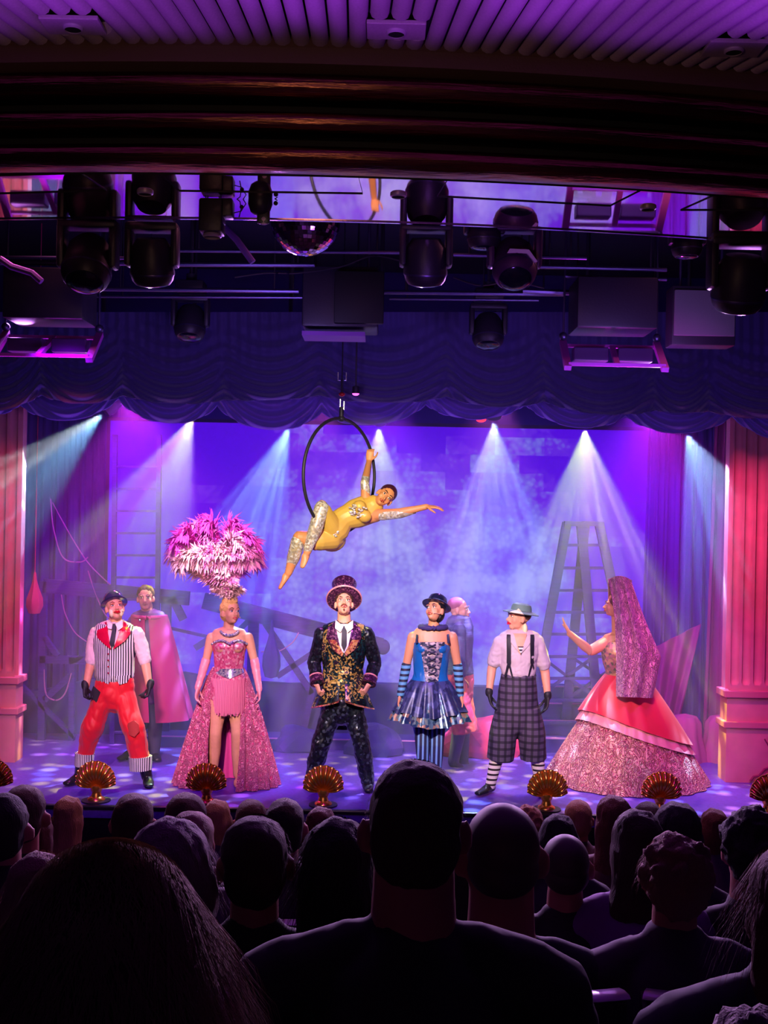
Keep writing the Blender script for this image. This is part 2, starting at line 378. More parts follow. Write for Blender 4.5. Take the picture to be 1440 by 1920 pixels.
# ribbed auditorium ceiling: half-round battens fanning out from the curved fascia
M_rib = mat('ceiling_rib', (176, 150, 178), .5, bump=.06, bscale=90, vary=.06)
ZC = CZ + 2.13
D0 = 5.29
LIGHTS = [(137, 47), (743, 56), (1376, 90)]
lights = [onz(u, v, ZC) for u, v in LIGHTS]
mb = MB(); x = -4.4
xs = []
while x < 4.2: xs.append(x); x += .0865
def rib_dir(X): return Vector((-(-.061 - .195 * X), -1, 0))
def in_hole(p):
    for L in lights:
        if abs(p.x - L.x) < .13 and abs(p.y - L.y) < .085: return True
    return False
for X in xs:
    a = Vector((X, arcY(X, D0), ZC + .03)); d = rib_dir(X)
    segs = []; cur = []
    for k in range(0, 51):
        t = k * .035 if k < 40 else 1.365 + (k - 39) * .5
        p = a + d * t; r = .039 * (1 + t * .19)
        if in_hole(p):
            if len(cur) > 1: segs.append(cur)
            cur = []
        else: cur.append((p, r))
    if len(cur) > 1: segs.append(cur)
    for s_ in segs: mb.tube([p for p, r in s_], [(r, r * .8) for p, r in s_], seg=10)
struct(mb.build('ceiling', M_rib))
mb = MB(); mb.box((0, 2.2, ZC + .09), (9.6, 6.6, .06)); struct(mb.build('ceiling_backing', mat('ceiling_shadow_gap', (20, 12, 30), .9), smooth=False)).name = 'trim_4'
def sweep_arc(mb, prof, n=80, d0=0):
    """profile of (depth, z) swept along the curved front of the fascia"""
    V = []
    for i in range(n + 1):
        X = -4.8 + 9.6 * i / n
        V.append([mb.bm.verts.new((X, arcY(X, d), z)) for d, z in prof])
    for A, B in zip(V, V[1:]):
        for j in range(len(prof) - 1): mb.bm.faces.new((A[j], B[j], B[j + 1], A[j + 1]))
    return mb
M_fas = mat('fascia_band', (92, 62, 60), .7, bump=.2, bscale=120)
mb = MB(); sweep_arc(mb, [(5.40, ZC + .08), (5.29, ZC + .05), (5.285, ZC - .005), (5.295, ZC - .075), (5.42, ZC - .08)]); struct(mb.build('trim_5', M_fas, smooth=False))
M_bronze, nt, b = nodes('polished_bronze'); b.inputs['Base Color'].default_value = lin((120, 76, 58)); b.inputs['Metallic'].default_value = 1; b.inputs['Roughness'].default_value = .26
tc = nt.nodes.new('ShaderNodeTexCoord'); mp = nt.nodes.new('ShaderNodeMapping'); mp.inputs['Scale'].default_value = (1.2, 5, 26)
n = nt.nodes.new('ShaderNodeTexNoise'); n.inputs['Scale'].default_value = 1.6; n.inputs['Detail'].default_value = 5; bp = nt.nodes.new('ShaderNodeBump'); bp.inputs['Strength'].default_value = .5; bp.inputs['Distance'].default_value = .03
nt.links.new(tc.outputs['Object'], mp.inputs[0]); nt.links.new(mp.outputs[0], n.inputs['Vector']); nt.links.new(n.outputs[0], bp.inputs['Height']); nt.links.new(bp.outputs[0], b.inputs['Normal'])
mb = MB(); sweep_arc(mb, [(5.50, ZC - .07), (5.52, CZ + 1.60)]); struct(mb.build('trim_6', M_black, smooth=False))
for q, (z0, z1, d) in enumerate([(2.035, 1.905, 5.31), (1.868, 1.76, 5.35), (1.722, 1.604, 5.38)]):
    zc, rz = CZ + (z0 + z1) / 2, (z0 - z1) / 2
    prof = [(d + .12, zc + rz)] + [(d + .09 - math.cos(a) * .11, zc + math.sin(a) * rz) for a in [PI / 2 - k * PI / 14 for k in range(15)]] + [(d + .12, zc - rz)]
    mb = MB(); sweep_arc(mb, prof); struct(mb.build('trim_%d' % (7 + q), M_bronze))
# mirror-polished soffit between fascia and stage rig
M_mir = mat('mirror_panel', (255, 214, 226), .035, 1.0, bump=.012, bscale=3)
ZS = CZ + 1.62
mb = MB()
prof = [(5.46, ZS), (6.42, ZS), (6.42, ZS + .03), (5.46, ZS + .03)]
sweep_arc(mb, prof + [prof[0]]); struct(mb.build('soffit_mirror', M_mir, smooth=False)).name = 'ceiling_soffit'
mb = MB(); sweep_arc(mb, [(6.415, ZS - .006), (6.435, ZS - .006), (6.435, ZS + .06), (6.415, ZS + .06), (6.415, ZS - .006)]); struct(mb.build('trim_10', mat('chrome_edge', (230, 190, 220), .15, 1), smooth=False))
# access panels cut in the mirror: seen as dark joint lines
M_joint = mat('panel_joint', (24, 14, 34), .6)
for pl in [[(0, 329), (152, 325), (200, 357), (0, 363)], [(297, 325), (672, 331), (680, 363), (337, 358)],
           [(840, 336), (1203, 356), (1144, 386), (820, 368)], [(1339, 366), (1440, 372), (1440, 394), (1276, 394)]]:
    pts = [onz(u, v, ZS - .001) for u, v in pl]
    mb = MB(); mb.tube(pts, (.0045, .002), ref=(0, 0, 1), seg=6, closed=True)
    tag(mb.build('access_panel_joint', M_joint), 'thin dark joint outlining an access panel in the mirrored soffit ' + ['at its left end', 'above the hanging camera', 'right of the middle', 'at its right end'][len([o for o in COL.objects if o.name.startswith('access_panel_joint')]) - 1], 'panel joint', 'access panel joints in the soffit')
M_hole = mat('downlight_hole', (5, 4, 8), .9); M_ring = mat('downlight_ring', (205, 180, 215), .35, .3)
def downlight(p, r, label, plate=False):
    t = thing('downlight', p, label, 'downlight', 'recessed downlights')
    mb = MB(); mb.lathe([(r, -.012), (r * 1.22, -.006), (r * 1.25, .004), (r, .004)], seg=28); mb.build('trim_ring', M_ring, t)
    mb = MB(); mb.lathe([(0, .0), (r, -.008), (r, .002)], seg=28); mb.build('lamp_recess', M_hole, t)
    if plate: mb = MB(); mb.box((0, 0, .012), (.26, .17, .02), bevel=.004); mb.build('mounting_plate', M_rib, t, smooth=False)
for L, s_ in zip(lights, ['leftmost of the three', 'middle one of the three', 'rightmost of the three']):
    downlight(Vector((L.x, L.y, ZC - .012)), .036, 'round downlight between the ceiling ribs, ' + s_, True)
for (u, v), s_ in zip([(272, 361), (747, 366), (1215, 390)], ['beside the left moving light', 'beside the middle moving light', 'on its empty right stretch']):
    downlight(onz(u, v, ZS - .003), .034, 'small round downlight set in the mirrored soffit ' + s_)

# ================================================================== BACK OF THE STAGE
# LED wall
SD = 12.9
t = thing('led_screen', P(735, 1285, SD), 'huge glowing blue and lavender LED screen at the back of the stage', 'screen')
c = [P(208, 790, SD), P(1256, 808, SD), P(1256, 1300, SD), P(208, 1300, SD)]
base = t.location.copy()
x0, x1, z0, z1 = c[0].x, c[1].x, 1.05 * 0 + P(735, 1300, SD).z, (P(735, 799, SD).z)
M_led, nt, b = nodes('led_picture'); b.inputs['Base Color'].default_value = (.01, .01, .02, 1); b.inputs['Roughness'].default_value = .6
tc = nt.nodes.new('ShaderNodeTexCoord'); mp = nt.nodes.new('ShaderNodeMapping'); mp.inputs['Scale'].default_value = (1, 1, 1.5)
nt.links.new(tc.outputs['Object'], mp.inputs[0])
n1 = nt.nodes.new('ShaderNodeTexNoise'); n1.inputs['Scale'].default_value = 1.5; n1.inputs['Detail'].default_value = 6; n1.inputs['Roughness'].default_value = .55; nt.links.new(mp.outputs[0], n1.inputs['Vector'])
sp = nt.nodes.new('ShaderNodeSeparateXYZ'); nt.links.new(tc.outputs['Object'], sp.inputs[0])
# picture of cloud, darker towards its top corners where big violet blocks of masonry are drawn
bk = nt.nodes.new('ShaderNodeTexBrick'); bk.inputs['Scale'].default_value = 1.0; bk.inputs['Mortar Size'].default_value = 0; bk.inputs['Brick Width'].default_value = .55; bk.inputs['Row Height'].default_value = .2
bk.inputs['Color1'].default_value = (0, 0, 0, 1); bk.inputs['Color2'].default_value = (1, 1, 1, 1)
cm = nt.nodes.new('ShaderNodeCombineXYZ'); nt.links.new(sp.outputs[0], cm.inputs[0]); nt.links.new(sp.outputs[2], cm.inputs[1]); nt.links.new(cm.outputs[0], bk.inputs['Vector'])
def mth(op, a, bb, c=None):
    q = nt.nodes.new('ShaderNodeMath'); q.operation = op
    for i, s_ in enumerate([a, bb] + ([c] if c is not None else [])):
        if isinstance(s_, (int, float)): q.inputs[i].default_value = s_
        else: nt.links.new(s_, q.inputs[i])
    return q.outputs[0]
ax = mth('ABSOLUTE', mth('SUBTRACT', sp.outputs[0], .25), 0)
edge = mth('MULTIPLY', mth('MAXIMUM', mth('SUBTRACT', ax, 1.3), 0), .42)
hi = mth('MULTIPLY', mth('MAXIMUM', mth('SUBTRACT', sp.outputs[2], 1.7), 0), .34)
dark = mth('ADD', edge, hi)
bl = mth('MULTIPLY', bk.outputs['Color'], dark)
v = mth('SUBTRACT', mth('SUBTRACT', n1.outputs[0], mth('MULTIPLY', bl, 1.1)), mth('MULTIPLY', dark, .18))
n2 = nt.nodes.new('ShaderNodeTexVoronoi'); n2.inputs['Scale'].default_value = 17; nt.links.new(tc.outputs['Object'], n2.inputs['Vector'])
v = mth('SUBTRACT', v, mth('MULTIPLY', n2.outputs['Distance'], .16))
rp = m_ramp(nt, v, [(.12, (84, 0, 236)), (.28, (104, 40, 240)), (.38, (112, 98, 240)), (.54, (146, 146, 252))], False)
nt.links.new(rp.outputs[0], b.inputs['Emission Color']); b.inputs['Emission Strength'].default_value = 1.0
mb = MB(); mb.box(((x0 + x1) / 2 - base.x, .0, (z0 + z1) / 2 - base.z), (x1 - x0, .05, z1 - z0)); mb.build('display', M_led, t, smooth=False)
mb = MB()
for zz in (z0 - base.z - .02, z1 - base.z + .02): mb.box(((x0 + x1) / 2 - base.x, .03, zz), (x1 - x0 + .08, .1, .04))
for xx in (x0 - base.x - .02, x1 - base.x + .02): mb.box((xx, .03, (z0 + z1) / 2 - base.z), (.04, .1, z1 - z0))
mb.build('frame', M_black, t, smooth=False)
M_drape = mat('backdrop_velvet', (78, 44, 170), .85)
# hanging side legs with folds
def leg_drape(u0, u1, v0, v1, d, n, amp, m, label, skew=0, name='stage_drape', seed=0):
    a, b_ = P(u0, v1, d), P(u1, v1, d); zt = P(u0, v0, d).z; zb = max(P((u0 + u1) / 2, v1, d).z, .01)
    t0 = Vector(((a.x + b_.x) / 2, d, zb)); W = b_.x - a.x; H = zt - zb
    def f(s, q):
        ph = s * n * 2 * PI + math.sin(s * 7 + seed) * 1.3
        flare = 1 + .12 * (1 - q)
        return (W * (s - .5) * flare + skew * (1 - q), amp * math.sin(ph) * (.6 + .4 * (1 - q)) + amp * .4 * math.sin(ph * 2.3 + seed), H * q)
    mb = MB(); mb.grid(int(n * 18), 12, f); mb.solid(.012); o = mb.build(name, m); o.location = t0
    return tag(o, label, 'curtain')
leg_drape(1205, 1345, 700, 1432, 12.4, 7, .05, M_drape, 'long violet drape hanging between LED screen and right column')
leg_drape(20, 212, 700, 1428, 13.05, 7, .05, M_drape, 'long violet drape hanging behind the left scaffold', seed=2)
leg_drape(1330, 1560, 700, 1425, 12.0, 9, .06, mat('rose_velvet', (150, 50, 130), .8), 'rose side drape behind the right column', seed=4)
leg_drape(-130, 30, 700, 1425, 12.2, 7, .06, mat('rose_velvet', (150, 50, 130), .8), 'rose side drape behind the left column', seed=5)
# swagged scalloped valances
def valance(name, peaks, dips, d, vtop, label, fall=150, amp=.035, col=(80, 62, 140)):
    us = [p[0] for p in peaks]
    def bot(u):
        for k in range(len(us) - 1):
            if us[k] <= u <= us[k + 1]:
                s = (u - us[k]) / (us[k + 1] - us[k]); y = peaks[k][1] * (1 - s) + peaks[k + 1][1] * s
                return y + dips[k] * (4 * s * (1 - s)) ** .75, s, k
        return peaks[-1][1], 0, len(us) - 2
    u0, u1 = us[0], us[-1]; o0 = P((u0 + u1) / 2, vtop, d)
    def f(a, q):
        u = u0 + (u1 - u0) * a; vb, s, k = bot(u)
        v = vb + (vtop - vb) * (q ** 1.0)
        sag = 4 * s * (1 - s)
        h = vb - v + 0.0
        rel = h / fall
        phase = (h * 1.0 - (1 - sag) * 34 * (1 - min(1, rel) * .3)) / (11 + 5 * rel)
        env = max(0, 1 - rel) ** .5 * (.35 + .65 * sag)
        dep = amp * math.sin(phase * 2 * PI / 1.6 + k) * env - .10 * sag * max(0, 1 - rel)
        gath = (1 - sag) ** 3 * .05 * math.sin(h / 4.0)
        dep += gath * max(0, 1 - rel) + .012 * math.sin(u * .33) * min(1, rel)
        return P(u, v, d + dep) - o0
    mb = MB(); mb.grid(720, 90, f); mb.solid(.01)
    o = mb.build(name, mat(name + '_velvet', col, .75, sheen=.5)); o.location = o0
    return tag(o, label, 'curtain')
valance('front_valance', [(-60, 768), (77, 739), (230, 740), (420, 748), (600, 740), (838, 742), (1020, 751), (1225, 768), (1330, 770), (1540, 775)],
        [14, 16, 12, 6, 14, 16, 16, 4, 12], 10.25, 585, 'dark indigo swagged valance across the top of the stage, nearest of the two')
valance('rear_valance', [(-150, 750), (38, 757), (222, 745), (407, 758), (603, 770), (798, 756), (985, 756), (1173, 777), (1373, 778), (1560, 800)],
        [30, 36, 42, 42, 34, 30, 34, 34, 36], 10.75, 660, 'purple-lit scalloped valance hanging just behind the dark front valance', fall=110, col=(140, 100, 220))  # brighter velvet colour stands in for purple light on the rear swags
# ================================================================== SCENERY
M_flat = mat('painted_scenery', (74, 30, 158), .8, vary=.12, bscale=6)
M_flatd = mat('painted_scenery_dark', (52, 20, 138), .8, vary=.15, bscale=5)
M_wood = mat('violet_wood', (66, 24, 142), .7, vary=.2, bscale=8, bstretch=(1, 1, 8))
M_rope = mat('rope', (190, 120, 190), .8)
def pbar(mb, o, u0, v0, u1, v1, d, wpx, th=.05):
    a, b_ = P(u0, v0, d) - o, P(u1, v1, d) - o
    mb.bar(a, b_, wpx * d / F, th, ref=Vector((b_ - a).cross(Vector((0, 1, 0)))))
# low painted hill wall
d = 12.45; o0 = P(640, 1420, d)
poly = [(20, 1300), (90, 1292), (160, 1275), (250, 1262), (345, 1262), (420, 1275), (540, 1283), (640, 1281), (745, 1283), (840, 1286), (935, 1288), (1110, 1292), (1255, 1290), (1255, 1432), (20, 1415)]
pts = []
for u, v in poly:
    p = P(u, v, d) - o0; pts.append(p)
pts[-1].z = pts[-2].z = .0 - o0.z; 
mb = MB(); mb.slab(pts, (0, .12, 0)); o = mb.build('painted_hill_flat', M_flatd, smooth=False); o.location = o0
tag(o, 'long low dark violet painted hill flat in front of the LED screen', 'scenery flat')
# back riser and right steps
t = thing('stage_steps', (P(1060, 1420, 11.9).x, 11.9, 0), 'violet scenery steps behind the striped-sock mime', 'steps')
for k in range(4):
    mb = MB(); mb.box((0, .1 + k * .13, (k + .5) * .16), (1.6 - k * .16, .14, .16 * (k + 1) if False else .16)); 
    mb.build('step', M_flat, t, smooth=False)
    mb = MB(); mb.box((0, .025 + k * .13, (k + 1) * .16 - .008), (1.6 - k * .16, .02, .016)); mb.build('step_edge', mat('step_edge_paint', (225, 150, 230), .5), t, smooth=False)
t = thing('low_riser', (P(560, 1400, 11.9).x, 12.0, 0), 'long low violet riser behind the ringmaster', 'riser')
mb = MB(); mb.box((0, 0, .06), (3.4, .3, .12)); mb.build('riser_block', M_flat, t, smooth=False)
mb = MB(); mb.box((0, -.155, .112), (3.4, .012, .012)); mb.build('edge_strip', mat('step_edge_paint', (225, 150, 230), .5), t, smooth=False)
# left scaffold of timbers
d = 12.1; o0 = Vector((P(200, 1400, d).x, d, 0))
t = thing('timber_scaffold', o0, 'broken violet timber scaffold at the left back of the stage', 'scaffold')
for (u0, v0, u1, v1, wpx, nm) in [(82, 1098, 355, 1122, 26, 'beam'), (82, 1090, 78, 1412, 13, 'post'), (312, 1118, 308, 1418, 18, 'post'), (136, 1232, 134, 1412, 10, 'post'),
        (76, 1236, 176, 1238, 14, 'beam'), (322, 1118, 344, 1162, 14, 'brace'), (296, 1124, 238, 1180, 14, 'brace'), (84, 1195, 108, 1230, 9, 'brace'), (84, 1312, 134, 1266, 12, 'brace'),
        (40, 1285, 140, 1382, 7, 'brace'), (140, 1240, 180, 1212, 8, 'brace')]:
    mb = MB(); pbar(mb, o0, u0, v0, u1, v1, d, wpx, .07); mb.build(nm, M_wood, t, smooth=False)
# left straight ladder
d = 11.95; o0 = Vector((P(255, 1400, d).x, d, 0))
t = thing('straight_ladder', o0, 'tall straight violet ladder standing at the left, up to the yellow beam', 'ladder')
for u0, u1 in ((216, 210), (299, 292)):
    a, b_ = P(u0, 815, d) - o0, P(u1, 1408, d) - o0; b_.z = 0
    mb = MB(); mb.bar(a, b_, .045, .05, ref=Vector((1, 0, 0))); mb.build('rail', M_wood, t, smooth=False)
for k in range(13):
    v = 875 + k * 41.5; a, b_ = P(215 - k * .3, v, d) - o0, P(297 - k * .4, v + .5, d) - o0
    mb = MB(); mb.bar(a, b_, .022, .03, ref=Vector((0, 0, 1))); mb.build('rung', M_wood, t, smooth=False)
# twin A-frame ladders behind the mime
d = 12.0
for (ut, w0, ul, ur, lab) in [(1076, 30, 985, 1128, 'left one of two tall violet A-frame ladders crossing behind the mime'), (1110, 30, 1055, 1215, 'right one of two tall violet A-frame ladders, partly behind the veiled lady')]:
    dd = d + (0 if ut < 1100 else .09)
    o0 = Vector((P((ul + ur) / 2, 1400, dd).x, dd, 0)); t = thing('step_ladder', o0, lab, 'ladder', 'A-frame ladders')
    def side(v, s):
        k = (v - 980) / (1410 - 980.0); return (ut - 13) + (ul - ut + 13) * k if s < 0 else (ut + 13) + (ur - ut - 13) * k
    for s in (-1, 1):
        a, b_ = P(side(980, s), 980, dd) - o0, P(side(1410, s), 1410, dd) - o0; b_.z = 0
        mb = MB(); mb.bar(a, b_, 17 * dd / F, .05, ref=Vector((1, 0, 0))); mb.build('rail', M_wood, t, smooth=False)
    mb = MB(); a = P(ut, 982, dd) - o0; mb.box(a, (.2, .08, .05)); mb.build('top_cap', M_wood, t, smooth=False)
    for k, v in enumerate([1022, 1065, 1107, 1148, 1189, 1231, 1272, 1313, 1355]):
        a, b_ = P(side(v, -1) + 4, v, dd) - o0, P(side(v, 1) - 4, v, dd) - o0
        mb = MB(); mb.bar(a, b_, .028, .035, ref=Vector((0, 0, 1))); mb.build('rung', M_wood, t, smooth=False)
    for s in (-1, 1):
        mb = MB(); a, b_ = P(side(1233, -s), 1233, dd) - o0, P(side(1310, s), 1310, dd) - o0; mb.bar(a, b_, .03, .03, ref=Vector((1, 0, 0))); mb.build('brace', M_wood, t, smooth=False)
# slanting plank with broken struts behind showgirl and ringmaster
d = 12.2; o0 = Vector((P(560, 1400, d).x, d, 0))
t = thing('broken_gantry', o0, 'slanting violet wooden gantry with rounded end behind the ringmaster', 'gantry')
mb = MB(); pbar(mb, o0, 382, 1126, 716, 1212, d, 30, .07)
mb.ell(P(718, 1213, d) - o0, (.075, .035, .083)); mb.build('plank', M_wood, t)
for (u0, v0, u1, v1, wpx, nm) in [(476, 1145, 470, 1412, 20, 'post'), (366, 1215, 420, 1180, 12, 'brace'), (440, 1190, 472, 1158, 10, 'brace'), (497, 1168, 585, 1300, 11, 'brace'), (520, 1268, 590, 1222, 10, 'brace'),
                              (320, 1178, 400, 1196, 5, 'stay'), (600, 1230, 560, 1412, 12, 'post')]:
    mb = MB(); pbar(mb, o0, u0, v0, u1, v1, d, wpx, .05); mb.build(nm, M_wood, t, smooth=False)
def rope_curve(name, pts, d, r, label, m=M_rope):
    P3 = [P(u, v, d) for u, v in pts]; o0 = P3[0].copy(); out = []
    n = len(P3)
    for i in range(n - 1):
        p0, p1, p2, p3 = P3[max(i - 1, 0)], P3[i], P3[i + 1], P3[min(i + 2, n - 1)]
        for k in range(8):
            q = k / 8; out.append(.5 * ((2 * p1) + (-p0 + p2) * q + (2 * p0 - 5 * p1 + 4 * p2 - p3) * q * q + (-p0 + 3 * p1 - 3 * p2 + p3) * q ** 3) - o0)
    out.append(P3[-1] - o0)
    mb = MB(); mb.tube(out, r, seg=6); o = mb.build(name, m); o.location = o0; return tag(o, label, 'rope')
rope_curve('rope', [(95, 935), (100, 990), (118, 1045), (150, 1054), (165, 1045)], 12.07, .007, 'sagging violet rope loop left of the straight ladder')
rope_curve('rope', [(98, 942), (130, 1000), (165, 1055), (207, 1097)], 12.07, .006, 'straight violet rope slanting down to the ladder foot beam')
rope_curve('rope', [(165, 1070), (178, 1110), (196, 1150), (215, 1170)], 12.07, .006, 'thin rope trailing down behind the bowler-hatted clown')
rope_curve('rope', [(115, 1115), (122, 1150), (140, 1185), (165, 1205)], 12.07, .006, 'thin curved rope below the left scaffold beam')
rope_curve('rope', [(83, 1255), (86, 1300), (105, 1313), (122, 1300), (134, 1262)], 12.07, .008, 'rope looped between the two left scaffold posts')
rope_curve('rope', [(600, 1187), (590, 1200), (588, 1218), (596, 1232)], 12.16, .006, 'short rope hooked under the slanting gantry plank')
rope_curve('rope', [(560, 1186), (548, 1205), (520, 1222), (490, 1222)], 12.16, .006, 'sagging rope tied under the gantry behind the sack')
# hanging sack and red bundle
def bundle(name, u, v0, v1, d, wpx, m, label, cat, cord=0):
    a, b_ = P(u, v0, d), P(u, v1, d); H = a.z - b_.z; r = wpx * d / F / 2
    mb = MB(); mb.lathe([(.004, H), (.012, H * .97), (.02, H * .8), (r * .5, H * .62), (r * .95, H * .38), (r, H * .2), (r * .7, H * .03), (0, 0)], seg=28, fx=lambda th, i: 1 + .08 * math.sin(th * 7) * (i < 6))
    if cord: mb.tube([(0, 0, H * .97), (0, 0, 5.3 - b_.z)], .004, seg=6)
    o = mb.build(name, m); o.location = b_; return tag(o, label, cat)
bundle('sandbag', 508, 1162, 1272, 12.14, 33, M_flat, 'tear-shaped violet sack hanging from the gantry right of the showgirl', 'sack')
bundle('cloth_bundle', 64, 1072, 1152, 11.6, 30, mat('red_cloth', (220, 40, 110), .8), 'red cloth bundle hanging beside the left column', 'cloth bundle', 1)
# fallen rocks and props
def rock(u, v, d, r, m, label, sc=(1, .7, .7), seed=1):
    c = P(u, v, d); mb = MB(); bmesh.ops.create_icosphere(mb.bm, subdivisions=3, radius=r)
    for q in mb.bm.verts:
        n_ = noise.noise(q.co * 5 / (r * 8) * 2 + Vector((seed, 0, 0))); q.co *= 1 + .35 * n_; q.co = Vector((q.co.x * sc[0], q.co.y * sc[1], max(q.co.z * sc[2], -r * .3)))
    o = mb.build('painted_rock', m, smooth=False); o.location = (c.x, d, r * .3); return tag(o, label, 'rock')
rock(700, 1400, 11.7, .27, M_flat, 'angular violet painted rock behind the ringmaster', (1, .6, 1.0), 2)
rock(900, 1405, 11.75, .42, mat('red_lit_rock', (235, 50, 110), .8), 'low red-lit painted rock between corset dancer and mime', (1.0, .5, .62), 5)  # red light on this rock is put into its colour
rock(560, 1400, 11.8, .24, M_flatd, 'dark violet painted rock left of the ringmaster legs', (1.2, .6, .8), 9)
# draped tree-stump shapes right
M_stump = mat('stump_cloth', (190, 84, 150), .8)
for (u, v, w_, lab) in [(1283, 1432, 86, 'left one of two rose flared fluted stumps beside the right column'), (1350, 1432, 80, 'right one of two rose flared fluted stumps, next to the column')]:
    d = 11.75; o0 = Vector((P(u, v, d).x, d, 0)); H = 82 * d / F; R_ = w_ / 2 * d / F
    mb = MB(); mb.lathe([(R_, 0), (R_ * .9, H * .2), (R_ * .72, H * .55), (R_ * .68, H * .85), (R_ * .5, H * .98), (0, H * 1.04)], seg=48, fx=lambda th, i: 1 + .06 * math.sin(th * 9) * (i < 4))
    o = mb.build('fluted_stump', M_stump); o.location = o0; tag(o, lab, 'stump', 'fluted stumps')
# swagged magenta cloth hanging behind the veiled lady
o0 = P(1268, 1180, 12.2)
def sw(s, q):
    uu = 1225 + s * 88 - q * (s * 40); vv = 1215 - 45 * s + q * (150 + 40 * s); return P(uu, vv, 12.15 + .04 * math.sin(s * 16 + q * 3)) - o0
mb = MB(); mb.grid(40, 16, sw); mb.solid(.01); o = mb.build('swagged_cloth', mat('magenta_cloth', (170, 50, 150), .8)); o.location = o0
tag(o, 'purple triangular cloth swag between veiled lady and right drape', 'cloth')
# fluted painted pilasters
M_pil = mat('pink_stone', (226, 132, 150), .75, vary=.08, bscale=5); M_flu = mat('pink_stone_groove', (196, 90, 122), .8); M_ledge = mat('pink_ledge', (214, 110, 138), .7)
def pilaster(u0, u1, d, vb, lab, flutes, mir=1):
    xl, xr = P(u0, 1300, d).x, P(u1, 1300, d).x; W = xr - xl; o0 = Vector(((xl + xr) / 2, d, 0))
    t = thing('fluted_column', o0, lab, 'column', 'pink fluted columns')
    s = d / F
    zl = lambda v: max(0, P((u0 + u1) / 2, v, d).z)
    z1, z2, z3, z4, ztop = zl(1365 + vb), zl(1355 + vb), zl(1308 + vb), zl(1297 + vb), 3.6
    mb = MB(); mb.box((0, .12, z1 / 2), (W, .24, z1)); mb.build('plinth', M_pil, t, smooth=False)
    mb = MB(); mb.box((0, .11, (z1 + z2) / 2), (W + .06, .28, z2 - z1 + .01), bevel=.008); mb.build('ledge', M_ledge, t, smooth=False)
    mb = MB(); mb.box((0, .12, (z3 + z2) / 2), (W - .01, .22, z3 - z2)); mb.build('die', M_pil, t, smooth=False)
    mb = MB(); mb.box((0, .11, (z3 + z4) / 2), (W + .06, .28, z4 - z3 + .01), bevel=.008); mb.build('ledge', M_ledge, t, smooth=False)
    # shaft: front grid with real round-ended flutes
    zb = z4; H = ztop - zb; n = flutes
    def f(a, q):
        x = -W / 2 + .015 + (W - .03) * a; z = zb + H * q
        c = (a * n) % 1.0 - .5; dx = c * (W - .03) / n; r = .36 * (W - .03) / n; dep = 0
        zz = z - (zb + .10)
        if zz > 0: k = abs(dx) / r
        else: k = math.hypot(dx, zz) / r
        if k < 1: dep = math.sqrt(1 - k * k) * r * 1.0
        return (x, dep, z)
    mb = MB(); mb.grid(n * 16 + 1, 150, f); mb.build('shaft', M_pil, t)
    mb = MB(); mb.box((0, .17, zb + H / 2), (W - .03, .12, H)); mb.build('shaft_core', M_pil, t, smooth=False)
    # painted crack and broken patch on the plinth
    cx = W * .1 * mir
    poly = [(-.30, .02), (-.27, .06), (-.22, .07), (-.17, .13), (-.10, .16), (-.06, .25), (.0, .235), (.10, .245), (.17, .19), (.23, .13), (.30, .05), (.33, .01)]
    k = min(1, W / .75)
    mb = MB(); mb.prism([(cx + x * k, z) for x, z in poly], .012, Matrix.Translation((0, -.012, 0))); mb.build('broken_patch', mat('red_stone', (214, 84, 104), .8), t, smooth=False)
    mb = MB(); mb.tube([(cx + x * k, -.014, z) for x, z in poly], .011, seg=6)
    mb.tube([(cx - .06 * k, -.004, .25), (cx - .12 * k, -.004, .33), (cx - .17 * k, -.004, .41)], .006, seg=6); mb.build('crack', mat('crack_paint', (150, 20, 90), .8), t)
pilaster(1363, 1540, 10.75, 0, 'pink fluted painted column with cracked plinth at the right edge of the stage', 8)
pilaster(-120, 30, 11.0, -28, 'red-lit fluted painted column at the left edge of the stage', 7, -1)
# ================================================================== OVERHEAD RIG
M_met = mat('rig_metal', (96, 84, 130), .35, .8); M_blk = mat('fixture_black', (48, 40, 58), .45, .2, bump=.1, bscale=60); M_lens = mat('fixture_lens', (30, 28, 50), .12, .3)
M_mag = mat('magenta_lit_frame', (190, 60, 200), .5)  # magenta light on the cradle frames is put into this colour
def pipe(u0, v0, u1, v1, d, r, label, m=M_met):
    a, b_ = P(u0, v0, d), P(u1, v1, d); o0 = (a + b_) / 2; t = thing('rigging_pipe', o0, label, 'pipe', 'horizontal rigging pipes')
    mb = MB(); mb.tube([a - o0, b_ - o0], r, seg=8); mb.build('bar', m, t)
    for k in (.12, .88):
        c = a.lerp(b_, k) - o0; mb = MB(); mb.tube([c, Vector((c.x, c.y, 5.3 - o0.z))], .006, seg=6); mb.build('hanger', M_blk, t)
    return t
pn = 0
